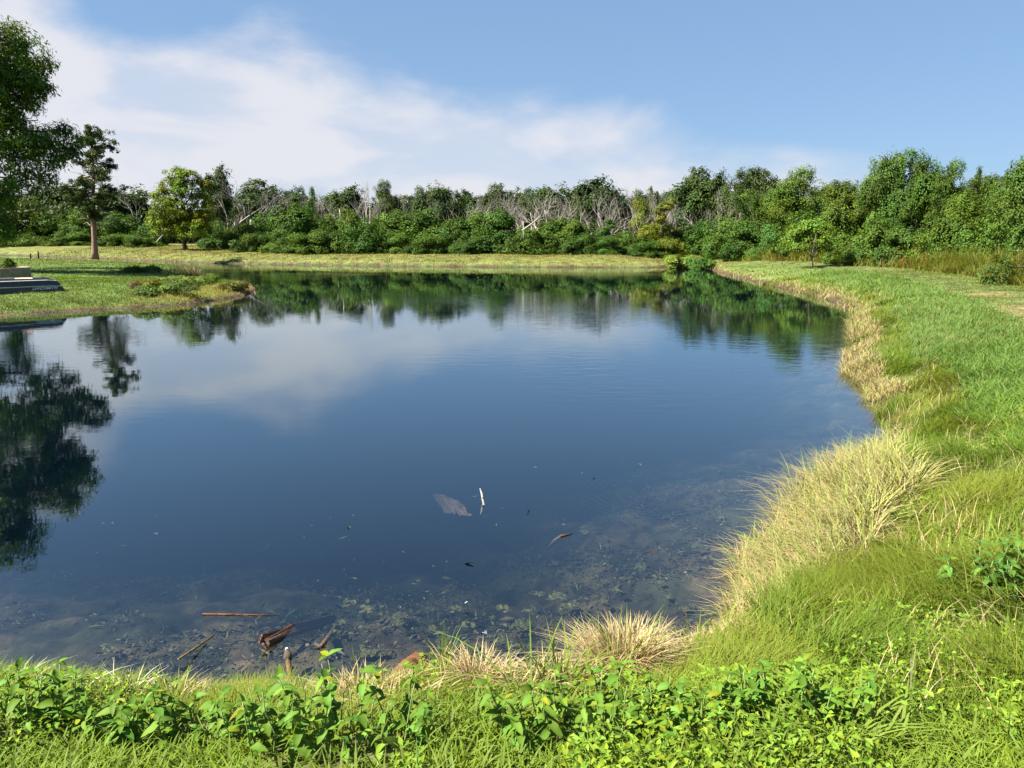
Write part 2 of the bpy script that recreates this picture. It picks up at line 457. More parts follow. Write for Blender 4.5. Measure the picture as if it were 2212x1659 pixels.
# spreading rings left by something that touched the surface
rc = gp(1405, 1062)
sepw = N(t, 'ShaderNodeSeparateXYZ'); t.links.new(geo.outputs['Position'], sepw.inputs[0])
dx = math_n(t, 'SUBTRACT', sepw.outputs[0], rc.x); dy = math_n(t, 'SUBTRACT', sepw.outputs[1], rc.y)
r2 = math_n(t, 'ADD', math_n(t, 'MULTIPLY', dx, dx), math_n(t, 'MULTIPLY', dy, dy)); rr = math_n(t, 'SQRT', r2)
wav = math_n(t, 'SINE', math_n(t, 'MULTIPLY', rr, 2 * math.pi / 0.085))
env = math_n(t, 'DIVIDE', math_n(t, 'SUBTRACT', rr, 0.72), 0.20); env = math_n(t, 'MULTIPLY', env, env)
env = math_n(t, 'EXPONENT', math_n(t, 'MULTIPLY', env, -1.0))
ring = math_n(t, 'MULTIPLY', math_n(t, 'MULTIPLY', wav, env), 0.05)
hh = math_n(t, 'ADD', hh, ring)
bmp = N(t, 'ShaderNodeBump'); bmp.inputs['Strength'].default_value = 1.0; bmp.inputs['Distance'].default_value = 0.007
t.links.new(hh, bmp.inputs['Height'])
dn = N(t, 'ShaderNodeVectorMath', operation='DOT_PRODUCT'); t.links.new(geo.outputs['Incoming'], dn.inputs[0]); t.links.new(bmp.outputs[0], dn.inputs[1])
ic = math_n(t, 'SUBTRACT', 1.0, math_n(t, 'ABSOLUTE', dn.outputs['Value']), clamp=True)
frs = math_n(t, 'MULTIPLY_ADD', math_n(t, 'POWER', ic, 3.5), 0.96, 0.036, clamp=True)      # Fresnel reflectance, the same from above and below
gl = N(t, 'ShaderNodeBsdfGlossy'); gl.inputs['Roughness'].default_value = 0.015; gl.inputs['Color'].default_value = (0.87, 0.97, 1.0, 1); t.links.new(bmp.outputs[0], gl.inputs['Normal'])
tp = N(t, 'ShaderNodeBsdfTransparent')
ms = N(t, 'ShaderNodeMixShader'); t.links.new(frs, ms.inputs[0]); t.links.new(tp.outputs[0], ms.inputs[1]); t.links.new(gl.outputs[0], ms.inputs[2])
va = N(t, 'ShaderNodeVolumeAbsorption'); va.inputs[0].default_value = (0.10, 0.22, 0.26, 1); va.inputs[1].default_value = 1.5
vs = N(t, 'ShaderNodeVolumeScatter'); vs.inputs[0].default_value = (0.13, 0.44, 1.0, 1); vs.inputs['Density'].default_value = 0.022
vsum = N(t, 'ShaderNodeAddShader'); t.links.new(va.outputs[0], vsum.inputs[0]); t.links.new(vs.outputs[0], vsum.inputs[1])
t.links.new(ms.outputs[0], out.inputs['Surface']); t.links.new(vsum.outputs[0], out.inputs['Volume'])
M_WATER = m
x0, x1, y0, y1, zb = -116.0, 40.0, 3.2, 122.0, -5.0
V = [(x0, y0, 0), (x1, y0, 0), (x1, y1, 0), (x0, y1, 0), (x0, y0, zb), (x1, y0, zb), (x1, y1, zb), (x0, y1, zb)]
Q = [(0, 1, 2, 3), (7, 6, 5, 4), (0, 4, 5, 1), (1, 5, 6, 2), (2, 6, 7, 3), (3, 7, 4, 0)]
wmesh = bpy.data.meshes.new('water'); wmesh.from_pydata(V, [], Q); wmesh.update()
obj('water', wmesh, M_WATER, kind='structure')
# ------------------------------------------------------------------ grass blades
def blades(mb, P, h, w, az, lean, c0, c1, nseg=3, face=None):
    n = len(P)
    h = np.broadcast_to(h, (n,)); w = np.broadcast_to(w, (n,)); lean = np.broadcast_to(lean, (n,))
    dx, dy = np.cos(az), np.sin(az)
    if face is None:
        face = az + np.pi / 2 + rng.normal(0, 0.5, n)
    sx, sy = np.cos(face), np.sin(face)
    Vs, Cs = [], []
    for k in range(nseg + 1):
        tt = k / nseg
        hor = lean * h * tt ** 1.6
        up = h * (tt - 0.45 * np.minimum(lean, 1.9) * tt ** 2.2)
        cx, cy, cz = P[:, 0] + dx * hor, P[:, 1] + dy * hor, P[:, 2] + up
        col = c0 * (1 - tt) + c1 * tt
        if k == nseg:
            Vs.append(np.stack([cx, cy, cz], -1)[:, None, :]); Cs.append(col[:, None, :])
        else:
            hw = 0.5 * w * ((1 - tt) ** 0.55) * (0.7 + 0.3 * min(1, tt * 3))
            Vs.append(np.stack([np.stack([cx - sx * hw, cy - sy * hw, cz], -1), np.stack([cx + sx * hw, cy + sy * hw, cz], -1)], 1))
            Cs.append(np.repeat(col[:, None, :], 2, 1))
    V = np.concatenate(Vs, 1); C = np.concatenate(Cs, 1); k = V.shape[1]
    T = []
    for s in range(nseg - 1):
        a = 2 * s; T += [(a, a + 1, a + 3), (a, a + 3, a + 2)]
    a = 2 * (nseg - 1); T.append((a, a + 1, a + 2))
    T = np.array(T)[None] + (np.arange(n) * k)[:, None, None]
    mb.add(V.reshape(-1, 3), T.reshape(-1, 3), C.reshape(-1, 3))


def vary(base, n, amt=0.22, hue=0.12):
    base = np.asarray(base, float)
    b = 1 + rng.normal(0, amt, n).clip(-0.55, 0.7)
    hshift = rng.normal(0, hue, n)
    c = np.broadcast_to(base, (n, 3)) * b[:, None]
    c = c * np.stack([1 + hshift, 1 + 0 * hshift, 1 - hshift], -1)
    return np.clip(c, 0.004, 0.8)


def wedge(n, r0, r1, p=1.0, a=46.0):
    """n points in the view wedge; p = exponent of r in the radial density (1 = even per square metre)"""
    u = rng.random(n)
    r = (r0 ** (p + 1) + u * (r1 ** (p + 1) - r0 ** (p + 1))) ** (1 / (p + 1)) if abs(p + 1) > 1e-6 else r0 * (r1 / r0) ** u
    th = np.radians(rng.uniform(-a, a, n))
    return r * np.sin(th), r * np.cos(th), r


WEEDS = [(gpg(u, v), rx, ry) for u, v, rx, ry in ((60, 1585, 0.26, 0.16), (365, 1600, 0.30, 0.14), (715, 1630, 0.36, 0.20), (1290, 1600, 0.36, 0.18), (1680, 1565, 0.34, 0.15))]
G = {k: MB() for k in ('lawn_grass', 'meadow_grass', 'dry_grass', 'far_grass', 'peninsula_grass', 'tall_grass', 'fine_grass')}
TAN = (0.40, 0.300, 0.145); STRAW = (0.48, 0.38, 0.195)
stand = gp(1850, 1080, 0.35)


def scatter(n, r0, r1, p, a=46.0):
    x, y, r = wedge(n, r0, r1, p, a)
    s = sdf(x, y); ok = s > -0.12
    x, y, r, s = x[ok], y[ok], r[ok], s[ok]
    z = height(x, y); pd = path_d(x, y); pm = pen_mask(x, y)
    P = np.stack([x, y, z], -1)
    sw = 2 * np.pi * fbm(x, y, 0.55, 101, 2) * 2.0                 # combed lie of the grass
    nz = fbm(x, y, 0.9, 55, 3); nz2 = fbm(x, y, 0.28, 56, 2); patch = fbm(x, y, 2.2, 57, 2)
    wmin = r / 768 * 0.62                                          # keep blades near pixel width far off
    far = (y > 55) & (pm < 0.5) & ((x < 14) | (s < 0.2) | (y > 66)); penz = pm >= 0.5
    rightb = (~far) & (~penz) & ((x > 1.6) | (r > 9)); nearb = (~far) & (~penz) & (~rightb)
    U = rng.random(len(x))
    inweed = np.zeros(len(x), bool)
    if r0 < 5:
        for wp, rx, ry in WEEDS:
            inweed |= ((x - wp.x) / (rx * 1.05)) ** 2 + ((y - wp.y) / (ry * 1.2)) ** 2 < 1
    U = np.where(inweed & (rng.random(len(x)) < 0.8), 2.0, U)

    def put(key, mask, hh, ww, lean, ca, cb, azm=0.7, nseg=None, amt=0.22, hue=0.12):
        k = np.where(mask)[0]
        if len(k) == 0: return
        n_ = len(k)
        hv = np.broadcast_to(hh, (len(x),))[k] * rng.uniform(0.6, 1.25, n_)
        wv = np.maximum(np.broadcast_to(ww, (len(x),))[k] * rng.uniform(0.7, 1.3, n_), wmin[k])
        az = sw[k] + rng.normal(0, azm, n_)
        le = np.abs(np.broadcast_to(lean, (len(x),))[k] + rng.normal(0, 0.25, n_))
        v = vary((1, 1, 1), n_, amt, hue)
        ca_ = np.asarray(ca) if np.ndim(ca) == 1 else np.asarray(ca)[k]
        cb_ = np.asarray(cb) if np.ndim(cb) == 1 else np.asarray(cb)[k]
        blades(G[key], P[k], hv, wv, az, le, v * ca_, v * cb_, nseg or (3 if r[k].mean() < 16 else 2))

    # --- near bank: short lush turf, long fine grass on the slope, a dry fringe at the water
    nb = nearb
    lush = nb & (s > 0.9 + nz * 0.9)
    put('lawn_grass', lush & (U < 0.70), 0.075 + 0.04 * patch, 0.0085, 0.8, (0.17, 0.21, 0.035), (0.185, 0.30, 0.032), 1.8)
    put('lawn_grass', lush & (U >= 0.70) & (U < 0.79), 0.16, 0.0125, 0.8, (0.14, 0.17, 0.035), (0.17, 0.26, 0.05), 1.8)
    slope = nb & (s > 0.30 + 0.25 * nz2) & ~lush
    put('fine_grass', slope & (U < 0.7), 0.08 + 0.10 * patch, 0.005, 0.9, (0.18, 0.19, 0.04), (0.185, 0.26, 0.032), 0.9)
    put('dry_grass', nb & (s > 0.05) & (s < 0.75) & (nz > 0.46) & (U < 0.30), 0.10, 0.005, 0.9, TAN, STRAW, 1.5)
    # --- right bank
    edge_w = 0.40 + 0.8 * (nz - 0.4) + 0.12 * sstep(14, 26, r)
    big = np.exp(-(((x - stand.x) / 0.95) ** 2 + ((y - stand.y) / 2.0) ** 2))
    edge_w = edge_w + 0.75 * big
    thin = sstep(15.0, 13.6, r) * sstep(10.3, 11.2, r)              # the fringe is sparse at the bend
    edge_w = edge_w * (1 - 0.55 * thin)
    rb = rightb
    gap = fbm(x, y, 1.5, 131, 2) + 0.30 * big
    dry = rb & (s < edge_w) & (gap > 0.40)
    hd = 0.22 + 0.16 * patch + 0.24 * big - 0.1 * thin
    Us = rng.random(len(x))
    mixg = np.where((rng.random(len(x)) < 0.24 + 0.35 * big * (nz > 0.42))[:, None], np.array([[0.36, 0.36, 0.10]]), np.array([TAN]))
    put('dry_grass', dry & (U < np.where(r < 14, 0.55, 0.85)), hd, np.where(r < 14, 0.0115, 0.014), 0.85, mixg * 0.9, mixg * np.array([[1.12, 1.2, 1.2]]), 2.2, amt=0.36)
    put('dry_grass', dry & (U > 0.93), hd * 1.3, 0.012, 0.6, (0.26, 0.27, 0.07), (0.27, 0.33, 0.08), 1.3)
    pathz = np.abs(pd) < 1.25 + 0.3 * (nz - 0.5)
    inner = rb & ~dry & ~pathz & (pd < 0)
    fine_to = edge_w + 0.7 + 1.3 * (nz2 - 0.2) * sstep(20, 9, r) + 0.35 * sstep(9, 6, r)
    fine = inner & (s < fine_to)
    yel = sstep(0.46, 0.66, fbm(x, y, 0.8, 91, 2))[:, None]
    fcol = np.array([[0.130, 0.205, 0.026]]) * (1 - yel) + np.array([[0.172, 0.215, 0.028]]) * yel
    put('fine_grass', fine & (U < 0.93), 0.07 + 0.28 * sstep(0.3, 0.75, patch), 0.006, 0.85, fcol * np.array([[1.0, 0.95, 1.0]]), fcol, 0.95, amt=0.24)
    put('meadow_grass', fine & (U > 0.93) & (U <= 0.96), 0.22, 0.011, 0.9, (0.13, 0.17, 0.035), (0.15, 0.235, 0.045), 2.0)
    put('dry_grass', fine & (U > 0.975), 0.26, 0.0065, 0.8, TAN, STRAW, 1.2)
    mead = inner & ~fine
    near_turf = mead & (r < 7.2 - 2.0 * (nz - 0.5))
    put('lawn_grass', near_turf & (U > 0.9), 0.15, 0.0125, 0.8, (0.14, 0.17, 0.035), (0.17, 0.26, 0.05), 1.8)
    put('lawn_grass', near_turf & (U < 0.8), 0.08 + 0.07 * patch, 0.0085, 0.8, (0.18, 0.22, 0.036), (0.19, 0.30, 0.033), 1.6)
    mead = mead & ~near_turf
    bl = sstep(9, 16, r)[:, None]
    mcol = np.array([[0.155, 0.25, 0.045]]) * (1 - bl) + np.array([[0.145, 0.25, 0.07]]) * bl
    put('meadow_grass', mead & (U < 0.7), 0.17 + 0.15 * patch, 0.017, 0.9, mcol * 0.85, mcol * 1.1, 1.8, amt=0.26)
    put('meadow_grass', mead & (U > 0.965), 0.24, 0.007, 0.8, (0.22, 0.19, 0.075), (0.28, 0.23, 0.09), 1.2)
    pz = rb & pathz & (pd > -3)
    bare = fbm(x, y, 0.35, 77, 3) > 0.52
    put('lawn_grass', pz & (U < np.where(bare & (r < 34), 0.35, 0.85)), 0.055, 0.010, 0.8, (0.115, 0.13, 0.036), (0.12, 0.17, 0.038), 2.0, amt=0.2)
    beyond = rb & (pd > 0) & ~pathz
    tall = beyond & (pd > 1.45 + nz * 0.7) & (pd < 5.5)
    red = (rng.random(len(x)) < 0.25)[:, None] * sstep(0.5, 0.62, nz2)[:, None]
    tcol = np.array([[0.145, 0.175, 0.036]]) * (1 - red) + np.array([[0.24, 0.135, 0.06]]) * red
    put('tall_grass', tall, 0.5 + 0.95 * sstep(1.5, 3.0, pd) * (0.5 + patch), 0.02, 0.75, tcol * np.array([[1.1, 0.9, 1.0]]), tcol * 1.1, 1.2, nseg=3)
    put('lawn_grass', beyond & ~tall & (pd < 3), 0.10, 0.010, 0.7, (0.14, 0.16, 0.05), (0.16, 0.22, 0.05), 2.0)
    # --- far bank: mown, yellowish, straw fringe at the water
    fr_ = far & (s > 0.55 + 0.5 * (nz - 0.5)) & (s < 22)
    yl = sstep(0.42, 0.62, nz2)[:, None]
    fc = np.array([[0.105, 0.135, 0.026]]) * (1 - yl) + np.array([[0.165, 0.142, 0.042]]) * yl
    put('far_grass', fr_, 0.09 + 0.16 * (nz > 0.56), 0.02, 0.8, fc, fc * 1.1, 2.0, amt=0.2)
    put('dry_grass', far & ~fr_ & (s < 1.4) & (s > 0.0), 0.26, 0.012, 0.5, (0.30, 0.19, 0.08), (0.38, 0.28, 0.115), 2.0)
    # --- peninsula
    pf = penz & (s > 0.24 + 0.4 * (nz - 0.4))
    tip = sstep(-16.5, -14.2, x)[:, None] * sstep(50, 46, y)[:, None]
    dim = sstep(0.5, 0.62, nz2)[:, None]
    pc = (np.array([[0.088, 0.155, 0.018]]) * (1 - dim) + np.array([[0.10, 0.135, 0.028]]) * dim) * (0.75 + 0.5 * nz)[:, None]
    pc = pc * (1 - tip) + np.array([[0.30, 0.25, 0.09]]) * tip
    put('peninsula_grass', pf & (U < 0.9), 0.10 + 0.10 * sstep(2.5, 0.7, s), 0.014, 0.7, pc * 0.92, pc * 1.08, 2.0, amt=0.2)
    put('dry_grass', penz & ~pf & (s > -0.02), 0.16, 0.012, 0.8, (0.22, 0.14, 0.07), (0.36, 0.27, 0.12), 2.0, amt=0.35)


scatter(200000, 1.9, 7.0, 0.6, 62.0)
scatter(385000, 6.0, 18.0, -0.1, 54.0)
scatter(300000, 18.0, 48.0, -0.2)
scatter(230000, 42.0, 118.0, 0.2)
LAB = {'lawn_grass': 'short lush green grass of the bank and the mown path', 'meadow_grass': 'knee-high blue-green grass beside the mown path',
       'dry_grass': 'dead straw-coloured grass fringing the pond', 'far_grass': 'yellowish mown grass strip along the far bank',
       'peninsula_grass': 'bright green grass covering the low peninsula', 'tall_grass': 'tall weedy grass in front of the trees beyond the path',
       'fine_grass': 'long fine yellow-green grass combed over the bank slope'}
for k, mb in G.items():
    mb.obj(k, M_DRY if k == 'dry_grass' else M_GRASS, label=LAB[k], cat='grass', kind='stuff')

# small-leaved ground cover between the grass blades of the near bank
def leaf_cards(mb, P, nrm_, axis, ln, wd, C, fold=0.25):
    n = len(P)
    ln = np.broadcast_to(ln, (n,))[:, None]; wd = np.broadcast_to(wd, (n,))[:, None]
    nrm_ = nrm_ / (np.linalg.norm(nrm_, axis=1)[:, None] + 1e-9)
    ax = axis - nrm_ * np.sum(axis * nrm_, 1)[:, None]; ax /= np.linalg.norm(ax, axis=1)[:, None] + 1e-9
    sd_ = np.cross(nrm_, ax)
    a = P; b_ = P + ax * ln * 0.45 - sd_ * wd * 0.5 + nrm_ * wd * fold; c_ = P + ax * ln; d_ = P + ax * ln * 0.45 + sd_ * wd * 0.5 + nrm_ * wd * fold
    V = np.stack([a, b_, c_, d_], 1)
    T = np.array([(0, 2, 1), (0, 3, 2)])[None] + (np.arange(n) * 4)[:, None, None]
    mb.add(V.reshape(-1, 3), T.reshape(-1, 3), np.repeat(C, 4, 0))


x, y, r = wedge(60000, 1.9, 9.5, 0.2)
s = sdf(x, y); gcn = fbm(x, y, 1.3, 88, 3); k = (s > 0.8) & (gcn > 0.50 + 0.12 * sstep(0.3, 1.6, x)); x, y, r, s = x[k], y[k], r[k], s[k]
n = len(x); P = np.stack([x, y, height(x, y) + rng.uniform(0.03, 0.16, n)], -1)
mb = MB()
leaf_cards(mb, P, np.stack([rng.normal(-0.15, 0.45, n), rng.normal(-0.1, 0.45, n), np.ones(n)], -1), np.stack([rng.normal(0, 1, n), rng.normal(0, 1, n), rng.normal(-0.2, 0.3, n)], -1),
           rng.uniform(0.018, 0.045, n), rng.uniform(0.012, 0.026, n), vary((0.15, 0.235, 0.028), n, 0.2, 0.12))
mb.obj('ground_cover', M_GRASS, label='small-leaved green ground cover among the grass of the near bank', cat='ground cover', kind='stuff')

# ------------------------------------------------------------------ trees: generators
def rdirs(n, rg, lo=-1.0):
    z = rg.uniform(lo, 1, n); a = rg.uniform(0, 2 * np.pi, n); q = np.sqrt(np.maximum(0, 1 - z * z))
    return np.stack([q * np.cos(a), q * np.sin(a), z], -1)


def crown(mb, rg, lobes, ncl, nleaf, ln, wd, clr, flat=0.7, lo=-0.65, up=0.55, col=(1, 1, 1), amt=0.16, hue=0.07, droop=0.0, shell=(0.80, 1.08)):
    lobes = np.asarray(lobes, float)
    wgt = lobes[:, 3] * lobes[:, 5]; wgt = wgt / wgt.sum()
    li = rg.choice(len(lobes), ncl, p=wgt)
    d = rdirs(ncl, rg, lo)
    cc = lobes[li, :3] + d * lobes[li, 3:6] * rg.uniform(*shell, ncl)[:, None]
    lb = 1 + rg.normal(0, 0.16, len(lobes)); lh = rg.normal(0, 0.07, len(lobes)); cb = (1 + rg.normal(0, 0.12, ncl)) * lb[li]; chs = lh[li] + rg.normal(0, 0.05, ncl)
    n = ncl * nleaf
    ci = np.repeat(np.arange(ncl), nleaf)
    off = rg.normal(0, 1, (n, 3)); off /= np.linalg.norm(off, axis=1)[:, None]; off *= (rg.random(n) ** 0.5)[:, None]
    cr = (clr * rg.uniform(0.6, 1.3, ncl))[ci]
    P = cc[ci] + off * cr[:, None] * np.array([1, 1, flat])
    nr_ = 0.55 * off + 0.85 * d[ci] + np.array([0, 0, up]) + rg.normal(0, 0.33, (n, 3))
    ax = rg.normal(0, 1, (n, 3)) + off * 0.8 + np.array([0, 0, -droop])
    b = 1 + rg.normal(0, amt, n).clip(-0.5, 0.6); hs = rg.normal(0, hue, n) + chs[ci]
    C = np.asarray(col)[None] * (b * cb[ci])[:, None] * np.stack([1 + hs, np.ones(n), 1 - hs], -1)
    leaf_cards(mb, P, nr_, ax, ln * rg.uniform(0.7, 1.3, n), wd * rg.uniform(0.7, 1.3, n), np.clip(C, 0.02, 4))
    return cc


def trunk_mesh(rg, Htop, r0, lobes, cc, name, nsub=40, lean=0.15):
    mb = MB()
    top = np.array([rg.normal(0, lean), rg.normal(0, lean), Htop])
    sp = wob((0, 0, -0.15), top, 7, 0.05, rg)
    tube(mb, sp, np.linspace(r0, r0 * 0.35, 7) * np.array([1.35, 1.05, 1, 1, 1, 1, 1]), 7, jit=0.12)
    for l in lobes:
        k = rg.integers(2, 6); a = sp[k]
        if l[2] < a[2]: a = sp[1]
        q = wob(a, l[:3], 5, 0.08, rg, 0.05)
        tube(mb, q, np.linspace(r0 * 0.45, r0 * 0.14, 5), 5, cap=False)
    L_ = np.asarray(lobes)[:, :3]
    for c_ in cc[rg.choice(len(cc), min(nsub, len(cc)), replace=False)]:
        a = L_[np.argmin(np.linalg.norm(L_ - c_, axis=1))]
        tube(mb, wob(a, c_, 3, 0.1, rg), [r0 * 0.14, r0 * 0.09, r0 * 0.04], 4, cap=False)
    return mb.mesh(name, True)


PROTO = {}


def proto_tree(key, seed, W_, H_, z0, nlobe, lr, ncl, nleaf, ln, wd, clr, r0, skirt=0, **kw):
    rg = np.random.default_rng(seed)
    lob = []
    zc_, rz = (z0 + H_) / 2, (H_ - z0) / 2
    for i in range(nlobe):
        d = rdirs(1, rg, -0.8)[0]
        f = rg.uniform(0.35, 0.95) if i else 0.0
        rr_ = lr * rg.uniform(0.75, 1.25)
        c_ = np.array([d[0] * (W_ / 2 - rr_ * 0.6) * f, d[1] * (W_ / 2 - rr_ * 0.6) * f, zc_ + d[2] * (rz - rr_ * 0.6) * min(1, f * 1.25)])
        if i >= nlobe - skirt:
            a_ = 6.283 * (i + rg.random()) / max(1, skirt); c_ = np.array([math.cos(a_) * W_ * 0.34, math.sin(a_) * W_ * 0.34, rr_ * rg.uniform(0.35, 0.9)])
        lob.append((*c_, rr_ * rg.uniform(0.8, 1.1), rr_ * rg.uniform(0.8, 1.1), rr_ * rg.uniform(0.75, 1.35)))
    mb = MB(); cc = crown(mb, rg, lob, ncl, nleaf, ln, wd, clr, **kw)
    cm = mb.mesh('crown'); cm.materials.append(M_TREE)
    tm = trunk_mesh(rg, H_ * 0.72, r0, lob, cc, 'trunk'); tm.materials.append(M_BARK)
    co = np.empty(len(cm.vertices) * 3); cm.vertices.foreach_get('co', co); co = co.reshape(-1, 3)
    PROTO[key] = (cm, tm, np.percentile(co[:, 0], 99.3) - np.percentile(co[:, 0], 0.7), np.percentile(co[:, 2], 99.6))


for i in range(4):
    proto_tree('oak%d' % i, 100 + i, 6.0, 7.0, 1.6, 15, 1.15, 260, 40, 0.27, 0.17, 0.58, 0.16, up=0.3, flat=0.85)
for i in range(4):
    proto_tree('shrub%d' % i, 200 + i, 4.6, 4.4, -0.6, 17, 0.95, 330, 40, 0.21, 0.13, 0.46, 0.08, up=0.25, flat=1.0, skirt=6)
for i in range(4):
    proto_tree('elm%d' % i, 300 + i, 6.2, 8.0, 0.2, 24, 1.05, 560, 46, 0.17, 0.10, 0.44, 0.15, droop=0.3, up=0.3, flat=0.95, skirt=3)
for i in range(3):
    proto_tree('weed%d' % i, 400 + i, 3.8, 2.7, -0.5, 17, 0.62, 300, 40, 0.17, 0.09, 0.34, 0.04, droop=0.2, up=0.25, flat=1.1, skirt=8)


def conifer_proto(key, seed):
    rg = np.random.default_rng(seed); mb = MB(); lob = []
    for k in range(14):
        z = 1.0 + 4.6 * k / 13; rr_ = 1.25 * (1 - k / 14.5) + 0.12
        for a in rg.uniform(0, 6.28, 3):
            lob.append((math.cos(a) * rr_ * 0.5, math.sin(a) * rr_ * 0.5, z, rr_ * 0.6, rr_ * 0.6, 0.28))
    cc = crown(mb, rg, lob, 260, 26, 0.17, 0.07, 0.26, up=0.3)
    cm = mb.mesh('crown'); cm.materials.append(M_TREE)
    tm = MB(); tube(tm, [(0, 0, -0.1), (0.02, 0, 2), (0, 0.03, 5.4)], [0.11, 0.08, 0.02], 6); tm = tm.mesh('trunk', True); tm.materials.append(M_BARK)
    PROTO[key] = (cm, tm, 2.4, 5.9)


conifer_proto('conifer0', 500)


def place_tree(key, u, D, vtop, wpx, color, name, label, cat, group=None, rz=None, sink=0.0):
    cm, tm, w0, h0 = PROTO[key]
    top = at(u, vtop, D); zg = hz(top.x, top.y) - sink
    sz = (top.z - zg) / h0; sx = wpx * D / FPX / w0
    e = empty(name, (top.x, top.y, zg), label, cat, group, random.uniform(0, 6.28) if rz is None else rz)
    a = obj('trunk', tm, None, e); b_ = obj('crown', cm, None, e)
    for o in (a, b_):
        o.scale = (sx, sx, sz)
    b_.color = (*color, 1)
    return e


